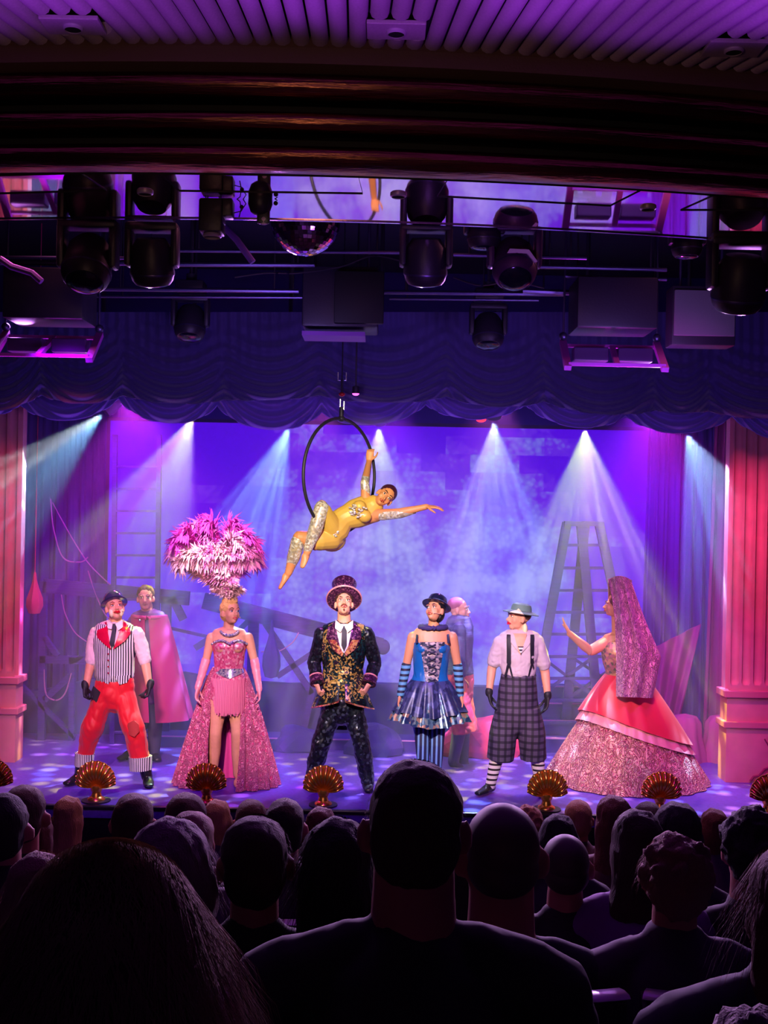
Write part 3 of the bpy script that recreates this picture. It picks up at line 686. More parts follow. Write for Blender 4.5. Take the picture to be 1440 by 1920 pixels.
for (u0, v0, u1, v1, d, r, l) in [(-60, 482, 300, 484, 7.8, .012, 'low pipe at far left behind the round fixture'), (-60, 492, 330, 494, 8.0, .018, 'thick lower pipe at far left'), 
        (320, 470, 760, 474, 7.9, .012, 'pipe running behind the mirror ball'), (330, 496, 590, 497, 8.1, .016, 'second pipe below the mirror ball'), (180, 542, 560, 546, 8.8, .016, 'long low pipe left of the black projector'),
         (720, 548, 1060, 552, 8.8, .016, 'long low pipe right of the black projector'), (1000, 500, 1250, 506, 7.9, .014, 'pipe above the right cradle'),
        (1060, 518, 1250, 524, 8.1, .012, 'second pipe above the right cradle'), (850, 478, 1100, 484, 7.6, .012, 'pipe behind the magenta-lit fixture'), (180, 556, 600, 558, 9.0, .01, 'thin lowest pipe on the left'), (730, 560, 1010, 563, 9.0, .01, 'thin lowest pipe on the right'),
         (980, 545, 1070, 549, 8.3, .02, 'short pink-lit pipe beside the right cradle')]:
    pipe(u0, v0, u1, v1, d, r, 'dark steel rigging ' + l if not l.startswith('short') else l, M_met)
def moving_head(u, v, d, k, label, tilt=0, lens=M_lens, yaw=0, body=M_blk, on=None):
    """hangs from its base; origin at the head's middle; k = width of the head in metres"""
    o0 = P(u, v, d); t = thing('moving_head_light', o0, label, 'stage light', None, yaw)
    r = k / 2
    mb = MB(); mb.box((0, 0, r * 2.1), (r * 1.7, r * 1.5, r * .7), bevel=r * .12); mb.tube([(0, 0, r * 2.3), (0, 0, r * 2.9)], r * .3, seg=12); mb.build('base', body, t)
    mb = MB()
    for s in (-1, 1): mb.box((s * r * .98, 0, r * .6), (r * .30, r * .8, r * 1.7), bevel=r * .13)
    mb.box((0, 0, r * 1.42), (r * 2.2, r * .9, r * .36), bevel=r * .12); mb.build('yoke', body, t)
    R = Euler((tilt, 0, 0)).to_matrix().to_4x4()
    mb = MB(); mb.tube([(0, 0, r * 2.4), (0, 0, 5.3 - o0.z)], .014, seg=8); mb.build('hanger', M_blk, t)
    mb = MB(); mb.lathe([(0, r * 1.0), (r * .6, r * .95), (r * .82, r * .6), (r * .86, r * .1), (r * .95, -r * .45), (r * .86, -r * .8), (r * .72, -r * .98)], M=R, seg=28); h = mb.build('lamp_housing', body, t)
    mb = MB(); mb.lathe([(r * .72, -r * .93), (r * .66, -r * 1.0), (r * .4, -r * 1.08), (0, -r * 1.12)], M=R, seg=28); mb.build('lens', lens, t)
    mb = MB(); mb.lathe([(r * .93, -r * .46), (r * .95, -r * .52), (r * .93, -r * .58)], M=R, seg=28); mb.build('rim', M_met, t)
    return t
moving_head(165, 492, 6.75, .31, 'large round moving light at far left under the mirrored soffit', -.5)
moving_head(285, 490, 6.6, .27, 'moving light left of the hanging camera under the mirrored soffit', .3)
moving_head(798, 490, 6.65, .27, 'moving light right of the mirror ball', .3)
moving_head(964, 492, 7.0, .29, 'magenta-lit moving light with pale bracket right of centre', -.6, body=mat('fixture_magenta_lit', (74, 34, 84), .45, .2))  # body colour carries the magenta light on this fixture
moving_head(1387, 530, 6.7, .33, 'big black moving light at the right edge of the rig', .4)
moving_head(908, 432, 7.0, .22, 'small round moving light half hidden by the soffit edge, left of the magenta-lit one', 0)
moving_head(1288, 452, 7.1, .2, 'small moving light half hidden by the soffit edge at right', 0)
moving_head(357, 605, 9.3, .27, 'distant moving light hanging before the valance on the left', -.3)
moving_head(915, 620, 9.3, .27, 'distant moving light hanging before the valance on the right', -.3)
# pale bracket above the magenta fixture
o0 = P(970, 470, 6.85); mb = MB(); mb.slab([P(951, 474, 6.85) - o0, P(956, 466, 6.85) - o0, P(992, 468, 6.85) - o0, P(1008, 490, 6.85) - o0, P(1003, 492, 6.85) - o0, P(988, 475, 6.85) - o0], (0, .03, 0)); o = mb.build('lamp_bracket', mat('pale_bracket', (235, 205, 235), .4), smooth=False); o.location = o0; tag(o, 'pale angled metal bracket on top of the magenta-lit moving light', 'bracket')
# beam fixtures under the rear valance (small, most show only the glowing lens)
for i, (u, v, tu, c1, c2, sp_, k) in enumerate(BEAMS):
    a = P(u, v, BEAM_D); bb = P(tu, 1500, 9.9); dr = (bb - a).normalized()
    t = thing('beam_moving_light', a, ['white moving light shining at the far left under the valance', 'yellow moving light shining above the straight ladder', 'mint moving light shining left of the hoop', 'pale yellow moving light shining right behind the hoop', 'bright white moving light shining right of the aerialist', 'lime moving light shining above the A-frame ladders', 'cyan moving light shining above the right column'][i], 'stage light', 'moving lights shining beams under the valance')
    R = dr.to_track_quat('-Z', 'Y').to_matrix().to_4x4()
    mb = MB(); mb.lathe([(0, .30), (.07, .29), (.085, .2), (.09, .08), (.07, .03)], M=R, seg=20); mb.build('lamp_housing', M_blk, t)
    mb = MB(); mb.lathe([(.062, .035), (.055, .032), (0, .03)], M=R, seg=20); mb.build('lens', mat('lit_lens_%d' % i, (255, 255, 255), .3, emit=(c1[0] * .7 + .3, c1[1] * .7 + .3, c1[2] * .7 + .3), es=14), t)
    mb = MB(); mb.tube([(0, 0, .1), (0, 0, 5.3 - a.z)], .02, seg=8); mb.box((0, 0, .33), (.16, .12, .08)); mb.build('yoke', M_blk, t)
for (u, v, d, c, lab) in [(902, 786, 11.1, (1, .02, .03), 'small glowing red stage lamp beside the bright white beam'), (667, 738, 10.0, (1, .1, .8), 'tiny magenta lamp in front of the valance beside the hoop rope')]:
    t = thing('small_stage_lamp', P(u, v, d), lab, 'stage light'); k = 1 if d > 10.5 else .6
    mb = MB(); mb.lathe([(0, .12 * k), (.05 * k, .1 * k), (.055 * k, 0)], seg=16); mb.tube([(0, 0, .1 * k), (0, 0, 5.3 - t.location.z)], .008, seg=6); mb.build('lamp_housing', M_blk, t)
    mb = MB(); mb.ell((0, 0, 0), (.05 * k, .05 * k, .03 * k)); mb.build('lens', mat('red_lens' if k == 1 else 'magenta_lens', (255, 40, 40), .4, emit=c, es=3), t)
# mirror ball
o0 = P(573, 415, 6.85); R_ = 65 * 6.85 / F
t = thing('mirror_ball', o0, 'mirror ball glinting magenta just below the mirrored soffit', 'mirror ball')
mb = MB(); bm = mb.bm; nr = 26
for j in range(nr):
    t0, t1 = PI * j / nr, PI * (j + 1) / nr; nc = max(4, int(52 * math.sin((t0 + t1) / 2)))
    for i in range(nc):
        a0, a1 = 2 * PI * i / nc, 2 * PI * (i + .93) / nc
        tt1 = t0 + (t1 - t0) * .92
        cc = [Vector((math.sin(q) * math.cos(a), math.sin(q) * math.sin(a), math.cos(q))) * R_ for q, a in ((t0, a0), (tt1, a0), (tt1, a1), (t0, a1))]
        ctr = sum(cc, Vector()) / 4; ax_ = Vector((random.uniform(-1, 1), random.uniform(-1, 1), random.uniform(-1, 1))); rr = Matrix.Rotation(random.uniform(-.06, .06), 3, ax_)
        try: bm.faces.new([bm.verts.new(ctr + rr @ (q - ctr)) for q in cc])
        except ValueError: pass
mb.build('mirror_tiles', mat('mirror_tile', (235, 200, 240), .06, 1), t, smooth=False)
mb = MB(); mb.ell((0, 0, 0), R_ * .985, seg=32, ring=20); mb.build('ball_core', mat('ball_core', (40, 30, 50), .6), t)
mb = MB(); mb.tube([(0, 0, R_), (0, 0, 5.3 - o0.z)], .006, seg=6); mb.lathe([(0, R_ + .02), (.04, R_ + .01), (.05, R_ - .005)], seg=16); mb.build('hanger', M_met, t)
# hanging camera box with cables
d = 6.0
t = thing('hanging_camera', P(397, 405, d), 'black box camera hanging on two rods from the soffit', 'camera')
o0 = t.location.copy(); W = lambda u, v, dy=0: P(u, v, d + dy) - o0
mb = MB(); mb.box(W(398, 408), (44 * d / F, .14, 62 * d / F), bevel=.012); mb.build('body', M_blk, t)
mb = MB(); mb.box(W(424, 392), (28 * d / F, .1, 34 * d / F), bevel=.01); mb.build('side_module', M_blk, t)
mb = MB(); mb.lathe([(.045, 0), (.05, -.012), (.042, -.02)], W(398, 439), seg=20); mb.build('lens', mat('lens_rim', (220, 200, 230), .3, .5), t)
for u in (386, 389.5, 411, 414):
    mb = MB(); a = W(u, 374); mb.tube([a, Vector((a.x, a.y, ZS - o0.z + .02))], .0035, seg=6); mb.ell(W(u, 345), .008); mb.build('rod', M_blk, t)
for pts in ([(412, 355), (404, 343), (400, 338), (408, 330)], [(414, 360), (440, 362), (455, 372), (461, 382), (452, 396), (435, 400)], [(412, 362), (436, 366), (450, 378), (452, 392), (448, 408)]):
    mb = MB(); mb.tube([W(u, v, .02) for u, v in pts], .003, seg=6); mb.build('cable', M_blk, t)
mb = MB(); mb.ell(W(453, 388), .011); mb.ell(W(399, 343), .011); mb.build('connector', M_blk, t)
t = thing('dome_sensor', P(489, 330, 6.0), 'black dome with a small microphone on a stem hanging from the soffit', 'sensor')
o0 = t.location.copy()
zt = ZS - o0.z
mb = MB(); mb.lathe([(.062, zt), (.064, zt - .03), (.05, zt - .07), (.03, zt - .085), (0, zt - .09)], seg=24); mb.build('dome', M_blk, t)
mb = MB(); mb.lathe([(0, 0), (.05, .004), (.05, .01), (0, .014)], W(497, 347) + (P(397, 405, d) - o0), seg=20); mb.build('disc', mat('pale_disc', (180, 150, 200), .4), t)
c_ = P(497, 372, 6.0) - o0
mb = MB(); mb.tube([P(497, 345, 6.0) - o0, P(496, 392, 6.0) - o0], .007, seg=8); mb.build('stem', M_blk, t)
mb = MB(); mb.box(P(494, 403, 6.0) - o0, (24 * 6 / F, .04, 34 * 6 / F), bevel=.012); mb.build('head', M_blk, t)
mb = MB(); mb.ell(P(495, 412, 6.0) - o0, (.03, .022, .028)); mb.build('capsule', mat('pale_capsule', (190, 140, 200), .5), t)
mb = MB(); mb.tube([P(501, 365, 6.0) - o0, P(512, 370, 6.0) - o0, P(520, 376, 6.0) - o0], .003, seg=6); mb.ell(P(517, 381, 6.0) - o0, .012); mb.build('cable', M_blk, t)
# centre projector box and right grey panel
t = thing('projector', P(640, 570, 8.6), 'black projector box with a pale shelf hanging above the hoop', 'projector')
o0 = t.location.copy(); q = 8.6 / F
mb = MB(); mb.box((0, 0, 5 * q), (140 * q, .4, 112 * q), bevel=.02); mb.build('case', M_blk, t)
mb = MB(); mb.box((35 * q, -.27, 0), (90 * q, .05, 95 * q), bevel=.01); mb.build('front_panel', mat('matt_black_panel', (14, 12, 22), .6), t)
mb = MB(); mb.box(P(628, 635, 8.6) - o0 + Vector((0, -.1, 0)), (115 * q, .3, .03)); mb.build('shelf', mat('pale_shelf', (150, 80, 190), .5), t, smooth=False)
mb = MB(); mb.tube([(-.2, 0, .2), (-.2, 0, 5.3 - o0.z)], .012); mb.tube([(.2, 0, .2), (.2, 0, 5.3 - o0.z)], .012); mb.build('hanger', M_met, t)
t = thing('wall_speaker', P(1313, 596, 8.4), 'square grey panel speaker behind the big right moving light', 'speaker'); q = 8.4 / F
mb = MB(); mb.box((0, 0, 0), (118 * q, .2, 110 * q), bevel=.01); mb.build('case', M_blk, t)
mb = MB(); mb.box((0, -.11, 4 * q), (112 * q, .02, 84 * q), bevel=.004); mb.build('grille', mat('grey_grille', (120, 110, 122), .6, bump=.3, bscale=300), t)
mb = MB(); mb.tube([(-.15, 0, .2), (-.15, 0, 5.3 - t.location.z)], .01); mb.tube([(.15, 0, .2), (.15, 0, 5.3 - t.location.z)], .01); mb.build('hanger', M_met, t)
def cradle(u, v, d, mir, label):
    o0 = P(u, v, d); t = thing('fixture_cradle', o0, label, 'equipment cradle', 'magenta-lit equipment cradles'); q = d / F
    w_ = 180 * q
    mb = MB(); mb.box((0, .15, 95 * q), (150 * q, .4, 96 * q), bevel=.015); mb.build('case', M_blk, t)
    for s in (-1, 1):
        mb = MB(); mb.bar((s * w_ / 2 - mir * 0, .22, 30 * q), (s * w_ / 2 - mir * 4 * q, -.12, -32 * q), 13 * q, .035, ref=Vector((1, 0, 0))); mb.build('side_bar', M_mag, t, smooth=False)
        mb = MB(); mb.tube([(s * w_ / 2, .2, 36 * q), (s * (w_ / 2 - 4 * q), .2, 5.3 - o0.z)], .008, seg=8); mb.build('suspension_cable', M_met, t)
        mb = MB(); mb.ell((s * w_ / 2, .2, 40 * q), (.03, .03, .03)); mb.build('shackle', M_met, t)
    for (y, z, hh, yy) in ((.2, 22 * q, .022, 0), (-.1, -24 * q, .022, 0)):
        mb = MB(); mb.box((-mir * 2 * q, y, z), (w_, .03, hh)); mb.build('cross_bar', M_mag, t, smooth=False)
    mb = MB(); mb.bar((4 * q, .2, 22 * q), (-2 * q, -.1, -24 * q), 10 * q, .03, ref=Vector((1, 0, 0))); mb.build('middle_bar', M_mag, t, smooth=False)
    for s in (-1, 1):
        mb = MB(); mb.box((s * 42 * q, .12, 2 * q), (66 * q, .12, 26 * q), bevel=.008); mb.build('lamp_unit', mat('fixture_purple', (70, 30, 96), .5), t, smooth=False)
cradle(1154, 664, 7.9, 1, 'magenta-lit metal cradle with black case hanging right of centre')
cradle(82, 646, 7.9, -1, 'magenta-lit metal cradle with black case hanging at far left')
# two oblique rig braces and coiled cables
for (pts, lab) in [([(420, 425), (444, 450), (462, 475), (474, 492)], 'slanting steel brace below the hanging camera'), ([(0, 485), (22, 500), (60, 512), (78, 528)], 'slanting steel brace at far left of the rig')]:
    o0 = P(*pts[0], 7.4); mb = MB(); mb.tube([P(u, v, 7.4) - o0 for u, v in pts], .022, seg=8); o = mb.build('rig_brace', mat('violet_brace', (140, 90, 190), .5, .4)); o.location = o0; tag(o, lab, 'brace', 'slanting rig braces')
rope_curve('power_cable', [(440, 520), (500, 512), (560, 512), (640, 500), (700, 480), (760, 492)], 8.2, .006, 'thin black power cable drooping across the rig', M_blk)
rope_curve('power_cable', [(850, 520), (900, 535), (960, 528), (1020, 540)], 8.2, .006, 'thin power cable drooping right of the middle moving light', M_blk)
# gilded scallop-shell footlights
M_gold = mat('gilded_shell', (236, 152, 84), .26, .88, bump=.05, bscale=40)
def shell(u, label):
    d = 9.62; o0 = P(u, 1500, d); o0.z = 0; t = thing('shell_footlight', o0, label, 'shell footlight', 'gold shell footlights')
    mb = MB(); n = 11
    def f(a, q):
        th = -1.62 + 3.24 * a; fl = abs(math.cos(a * n * PI)) ** .6
        R_ = .158 * (1 - .10 * (abs(th) / 1.62) ** 2); r = .02 + R_ * q ** .85 * (1 + .07 * fl * q)
        x = math.sin(th) * r * .98; z = .16 + math.cos(th) * r * (1.0 if math.cos(th) > 0 else 1.6) - .055 * (1 - q) 
        y = -.10 * math.sin(min(1, q * 1.05) * PI * .8) * (1 - .35 * (th / 1.62) ** 2) - .022 * fl * math.sin(q * PI * .7)
        return (x, y + .02, z)
    mb.grid(n * 10 + 1, 22, f); mb.thick((0, .012, 0)); mb.build('shell', M_gold, t)
    mb = MB(); mb.lathe([(.075, .012), (.07, .025), (.045, .04), (.036, .07), (.05, .10), (.045, .13), (0, .14)], (0, .01, 0), seg=24); mb.build('neck', M_gold, t)
    mb = MB(); mb.lathe([(0, 0), (.12, 0), (.12, .012), (0, .014)], seg=24); mb.build('base', M_blk, t)
for u, l in [(-12, 'cut by the left edge of the photo'), (180, 'before the bowler-hatted clown'), (387, 'before the pink showgirl'), (606, 'before the ringmaster'), (1025, 'before the striped-sock mime'), (1238, 'before the veiled lady'), (1441, 'before the cracked column at right')]:
    shell(u, 'gilded scallop shell footlight on the stage edge ' + l)
# haze hanging in the upstage air (thin real scattering medium)
mh = bpy.data.materials.new('stage_haze'); mh.use_nodes = True; nt = mh.node_tree; nt.nodes.clear()
out = nt.nodes.new('ShaderNodeOutputMaterial'); vs = nt.nodes.new('ShaderNodeVolumeScatter'); vs.inputs['Density'].default_value = .12; vs.inputs['Color'].default_value = (.88, .78, 1, 1)
nt.links.new(vs.outputs[0], out.inputs['Volume'])
mb = MB(); mb.box((0, 11.62, 1.95), (9.4, 2.3, 3.86)); o = mb.build('stage_haze', mh, smooth=False); tag(o, 'thin bluish theatrical haze hanging over the back of the stage', 'haze', kind='stuff')
# ================================================================== PEOPLE
SKIN = mat('skin', (236, 168, 138), .5, vary=.05, bscale=20)
SKIN2 = mat('skin_tan', (214, 146, 112), .5)
class Fig:
    def __init__(s, label, u, v, d, name='person', group=None):
        a = P(u, v, d); s.d = d; s.o = Vector((a.x, d, 0)); s.root = thing(name, s.o, label, 'person', group); s.k = d / F
    def p(s, u, v, dy=0): return P(u, v, s.d + dy) - s.o
    def ps(s, *l): return [s.p(*q) for q in l]
def headR(yaw=0, pitch=0, roll=0): return (Matrix.Rotation(yaw, 4, 'Z') @ Matrix.Rotation(roll, 4, 'Y') @ Matrix.Rotation(pitch, 4, 'X'))
def HM(c, R, s=1): return Matrix.Translation(Vector(c)) @ R @ Matrix.Diagonal((s, s, s, 1))
def add_head(mb, M, fem=0):
    fj = .86 if fem else 1
    def e(c, r, rx=0): mb.ell((0, 0, 0), (1, 1, 1), M @ Matrix.Translation(Vector(c)) @ Matrix.Rotation(rx, 4, 'X') @ Matrix.Diagonal((*r, 1)) , seg=18, ring=12)
    e((0, .012, .032), (.075, .094, .083)); e((0, -.022, -.022), (.060, .068, .082)); e((0, -.052, -.086 + .006 * fem), (.030 * fj, .028, .022 if fem else .026)); e((0, -.02, -.07), (.052 * fj, .055, .034))
    for s in (-1, 1):
        e((s * .036, -.054, -.028), (.024, .024, .03)); e((s * .03, -.078, .022), (.027, .013, .008)); e((s * .078, .004, -.012), (.009, .019, .031)); e((s * .073, .0, -.03), (.009, .012, .012)); e((s * .011, -.098, -.036), (.008, .009, .007))
    mb.tube([M @ Vector((0, -.084, .012)), M @ Vector((0, -.096, -.012)), M @ Vector((0, -.109, -.032))], [.007, .009, .0115], seg=8, dome=True)
    e((0, -.088, -.058), (.022, .011, .012))
EYE = mat('eye_white', (240, 235, 235), .3); IRIS = mat('iris', (40, 26, 24), .2); 
def face(fig, M, lip=(190, 70, 70), brow=(70, 44, 34), lid=None, big_lip=1, eyes=True):
    def T(c): return M @ Vector(c)
    def part(nm, m, els):
        mb = MB()
        for c, r in els: mb.ell((0, 0, 0), (1, 1, 1), M @ Matrix.Translation(Vector(c)) @ Matrix.Diagonal((*r, 1)), seg=12, ring=8)
        return mb.build(nm, m, fig.root)
    if eyes:
        for s in (-1, 1):
            part('eye', EYE, [((s * .030, -.0815, .003), (.0135, .008, .0075))]); part('iris', IRIS, [((s * .030, -.0885, .003), (.0062, .0032, .0062))])
            mb = MB(); mb.tube([T((s * .016, -.092, .013)), T((s * .030, -.095, .0165)), T((s * .046, -.084, .012))], [.002, .003, .0015], seg=6); mb.build('eyelid', mat('lid_%s' % (lid or 'p').__str__(), lid or (120, 70, 60), .5), fig.root)
            mb = MB(); mb.tube([T((s * .014, -.094, .026)), T((s * .032, -.096, .033)), T((s * .052, -.08, .027))], [.003, .004, .002], seg=6); mb.build('eyebrow', mat('brow_%d_%d' % (brow[0], brow[1]), brow, .8), fig.root)
    mb = MB()
    w_ = .024 * big_lip
    mb.tube([T((-w_, -.083, -.058)), T((-.010, -.0985, -.0535)), T((0, -.099, -.0555)), T((.010, -.0985, -.0535)), T((w_, -.083, -.058))], [.002, .0045 * big_lip, .004, .0045 * big_lip, .002], seg=8)
    mb.tube([T((-w_ * .9, -.084, -.060)), T((0, -.098, -.066)), T((w_ * .9, -.084, -.060))], [.002, .006 * big_lip, .002], seg=8); mb.build('lips', mat('lips_%d_%d' % (lip[0], lip[1]), lip, .35), fig.root)
def add_hand(mb, w, d, n, ts=1, curl=.35, k=1.0, spread=.0, fat=0):
    """w wrist, d finger direction, n palm side, ts thumb side (+1/-1 of d x n)"""
    w = Vector(w); d = Vector(d).normalized(); n = Vector(n); n = (n - d * n.dot(d)).normalized(); s = d.cross(n)
    mb.tube([w - d * .01 * k, w + d * .03 * k, w + d * .065 * k, w + d * .088 * k], [(.026 * k + fat, .019 * k + fat), (.036 * k + fat, .017 * k + fat), (.041 * k + fat, .015 * k + fat), (.038 * k + fat, .012 * k + fat)], ref=s, seg=12, dome=True)
    for i, L in enumerate([.068, .078, .072, .056]):
        lat = (-.029 + .0195 * i) * -ts * -1
        lat = ts * (.029 - .0195 * i)
        b = w + d * (.086 * k) + s * lat * k; a = 0; pts = [b]
        dd = (d + s * lat * spread * 12).normalized()
        for q, f in enumerate((.45, .32, .23)):
            a += curl * (1.0 + .12 * i) * (1 if q else .8); pts.append(pts[-1] + (dd * math.cos(a) + n * math.sin(a)) * L * f * k)
        mb.tube(pts, [.0092 * k + fat, .0086 * k + fat, .0078 * k + fat, .006 * k + fat], seg=8, dome=True)
    b = w + d * .022 * k + s * ts * .03 * k
    t1 = b + (s * ts * .7 + d * .7 + n * .35) * .04 * k; t2 = t1 + (s * ts * .25 + d * .85 + n * (.3 + curl * .5)) * .032 * k; t3 = t2 + (d * .8 + n * (.3 + curl)) * .022 * k
    mb.tube([b - s * ts * .01, b, t1, t2, t3], [.014 * k + fat, .0145 * k + fat, .0105 * k + fat, .0095 * k + fat, .007 * k + fat], seg=8, dome=True)
def limb(mb, pts, rad, ref=(1, 0, 0), dome=True):
    """smoothly interpolated tube through joints"""
    P3 = [Vector(p) for p in pts]; out = []; rr = []; n = len(P3)
    rad = [(r, r) if not isinstance(r, (tuple, list)) else r for r in rad]
    for i in range(n - 1):
        for k in range(4):
            q = k / 4; out.append(P3[i].lerp(P3[i + 1], q)); c = (1 - math.cos(q * PI)) / 2; rr.append(tuple(a * (1 - c) + b * c for a, b in zip(rad[i], rad[i + 1])))
    out.append(P3[-1]); rr.append(rad[-1])
    mb.tube(out, rr, ref=ref, seg=16, dome=dome)
def foot(mb, heel, toe, w=.042, h=.05, g=0):
    heel, toe = Vector(heel), Vector(toe); m = heel.lerp(toe, .55)
    mb.tube([heel, heel.lerp(toe, .3) + Vector((0, 0, .01)), m, toe], [(w * .85 + g, h * .75 + g), (w * .95 + g, h * .8 + g), (w * 1.1 + g, h * .55 + g), (w * .85 + g, h * .38 + g)], ref=Vector((0, 0, 1)).cross(toe - heel), seg=14, dome=True)
class Torso:
    def __init__(s, fig, prof):   # prof: (v, cx, half width px, half depth m)
        s.f = fig; s.pr = prof
    def at(s, v):
        p = s.pr
        if v <= p[0][0]: return p[0][1:]
        for a, b in zip(p, p[1:]):
            if a[0] <= v <= b[0]:
                q = (v - a[0]) / (b[0] - a[0]); q = q * q * (3 - 2 * q); return tuple(x * (1 - q) + y * q for x, y in zip(a[1:], b[1:]))
        return p[-1][1:]
    def loft(s, mb, v0, v1, g=0, n=14, dome=True, dy=0):
        pts, rad = [], []
        for i in range(n + 1):
            v = v0 + (v1 - v0) * i / n; c, hw, hd = s.at(v); pts.append(s.f.p(c, v, dy)); rad.append((hw * s.f.k + g, hd + g))
        mb.tube(pts, rad, ref=(1, 0, 0), seg=28, dome=dome)
    def panel(s, poly, off, th=.006, cuts=3, back=1):
        """cloth patch of px outline laid on the front of the torso"""
        bm = bmesh.new(); vs = [bm.verts.new((u, 0, v)) for u, v in poly]; bm.faces.new(vs)
        bmesh.ops.triangulate(bm, faces=bm.faces)
        for _ in range(cuts): bmesh.ops.subdivide_edges(bm, edges=bm.edges, cuts=1, use_grid_fill=True); bmesh.ops.triangulate(bm, faces=bm.faces)
        for w_ in bm.verts:
            u, v = w_.co.x, w_.co.z; c, hw, hd = s.at(v); q = max(-1, min(1, (u - c) / max(hw, 1)))
            w_.co = s.f.p(u, v, -back * (hd * math.sqrt(max(0.02, 1 - q * q)) + off))
        mb = MB(); mb.bm = bm; mb.thick((0, back * (off + .004), 0)); return mb
def hair_cap(mb, M, k=1.0, front=-.03):
    mb.ell((0, 0, 0), (1, 1, 1), M @ Matrix.Translation((0, .022, .046)) @ Matrix.Diagonal((.083 * k, .095 * k, .086 * k, 1)), seg=24, ring=14)
def mic(fig, M, side=1):
    mb = MB(); mb.tube([M @ Vector((side * .084, .01, -.02)), M @ Vector((side * .072, -.045, -.045)), M @ Vector((side * .046, -.088, -.055))], .0022, seg=6); mb.ell(M @ Vector((side * .045, -.09, -.055)), .0055); mb.build('head_microphone', mat('mic_beige', (240, 190, 160), .4), fig.root)
M_glove = mat('black_glove', (34, 32, 42), .6, bump=.2); M_shoe = mat('black_shoe', (26, 24, 32), .35); M_hatk = mat('black_hat', (30, 30, 46), .22, coat=.5)
def legs(fig, mb, H, K, A, r=(.085, .058, .038)):
    for h, k, a in zip(H, K, A):
        m_ = Vector(k).lerp(Vector(a), .35) + Vector((0, .015, 0)); limb(mb, [h, k, m_, a], [r[0], r[1], r[1] * .98, r[2]])
def hatlathe(fig, M, prof, m, name='hat', sq=(1, 1.12), seg=36, fx=None, tip=0):
    M = M @ Matrix.Translation((0, .05, .04)) @ Matrix.Rotation(-tip, 4, 'X') @ Matrix.Translation((0, -.05, -.04))
    mb = MB(); mb.lathe(prof, (0, .012, 0), M, seg=seg, sq=sq, fx=fx); return mb.build(name, m, fig.root)

# ---- 1 clown in red trousers and striped waistcoat
f = Fig('person in striped waistcoat, baggy red trousers and shiny bowler, standing with legs apart', 212, 1475, 10.2)
p = f.p
T = Torso(f, [(1172, 216, 22, .07), (1184, 216, 40, .10), (1205, 215, 39, .125), (1240, 214, 35, .12), (1268, 214, 34, .115), (1300, 214, 34, .115), (1320, 212, 28, .1)])
M = HM(p(215, 1140, -.03), headR(.42, -.34, -.05))
mb = MB(); add_head(mb, M); limb(mb, [p(216, 1186), p(217, 1152, 0)], [.062, .056]); T.loft(mb, 1184, 1316, -.012)
for s, sh, el, wr in ((-1, (181, 1187), (171, 1240), (161, 1288)), (1, (256, 1187), (272, 1240), (280, 1287))):
    limb(mb, [p(*sh), p(*el, -.02), p(*wr, -.08)], [.052, .042, .031])
legs(f, mb, [p(196, 1310), p(232, 1310)], [p(172, 1368, -.04), p(250, 1368, -.04)], [p(152, 1448), p(274, 1452)])
mb.build('body', SKIN, f.root, voxel=.006)
face(f, M, (220, 20, 40), (150, 60, 60), (190, 60, 50), 1.35); mic(f, M, 1)
mb = MB(); 
for s in (-1, 1): mb.ell((0, 0, 0), (1, 1, 1), M @ Matrix.Translation((s * .042, -.052, -.05)) @ Matrix.Diagonal((.024, .026, .042, 1)), seg=14)
mb.build('white_face_paint', mat('white_makeup', (250, 235, 190), .4), f.root)
hatlathe(f, M, [(.108, .022), (.118, .030), (.106, .038), (.088, .036), (.089, .075), (.078, .115), (.05, .138), (0, .145)], mat('glossy_bowler', (70, 64, 110), .12, .3, coat=1), 'bowler_hat', tip=.3)
mb = MB(); T.loft(mb, 1180, 1256, 0.004)
for s, sh, el in ((-1, (181, 1188), (172, 1238)), (1, (256, 1188), (271, 1238))):
    limb(mb, [p(*sh), p((sh[0] + el[0]) / 2 + s * 2, 1212, .0), p(*el, -.02)], [.066, .064, .058], dome=True)
mb.build('shirt', mat('pinkish_shirt', (240, 206, 214), .7), f.root, voxel=.007, wr=.008, wrs=14)
mb = MB(); T.loft(mb, 1186, 1268, .014); 
for s in (-1, 1): mb.ell(p(216 + s * 30, 1183), (.045, .085, .03))
mb.build('waistcoat', m_stripe('waistcoat_stripe', (245, 238, 240), (34, 20, 46), 0, .0195, .55), f.root, voxel=.007, wr=.003)
T.panel([(188, 1268), (212, 1268), (203, 1283), (196, 1280)], .02).build('waistcoat_point', m_stripe('waistcoat_stripe', 0, 0), f.root)
T.panel([(214, 1268), (246, 1266), (238, 1280), (224, 1284)], .02).build('waistcoat_point', m_stripe('waistcoat_stripe', 0, 0), f.root)
T.panel([(201, 1176), (230, 1176), (228, 1196), (209, 1214), (203, 1200)], .022).build('shirt_front', mat('pinkish_shirt', 0), f.root)
T.panel([(200, 1163), (211, 1170), (209, 1180), (202, 1178)], .05, .01).build('collar', mat('white_collar', (255, 240, 240), .6), f.root)
T.panel([(230, 1162), (216, 1170), (222, 1182), (230, 1176)], .05, .01).build('collar', mat('white_collar', 0), f.root)
T.panel([(210, 1170), (217, 1170), (218, 1180), (214, 1208), (209, 1214), (205, 1206), (210, 1182)], .036, .008).build('necktie', mat('charcoal_tie', (46, 44, 58), .6), f.root)
M_lap = mat('crimson_satin', (215, 12, 66), .35)
T.panel([(199, 1166), (202, 1180), (203, 1204), (208, 1218), (192, 1205), (177, 1190), (182, 1174)], .032, .01).build('lapel', M_lap, f.root)
T.panel([(231, 1166), (232, 1184), (225, 1202), (212, 1218), (234, 1202), (244, 1188), (241, 1172)], .032, .01).build('lapel', M_lap, f.root)
mb = MB()
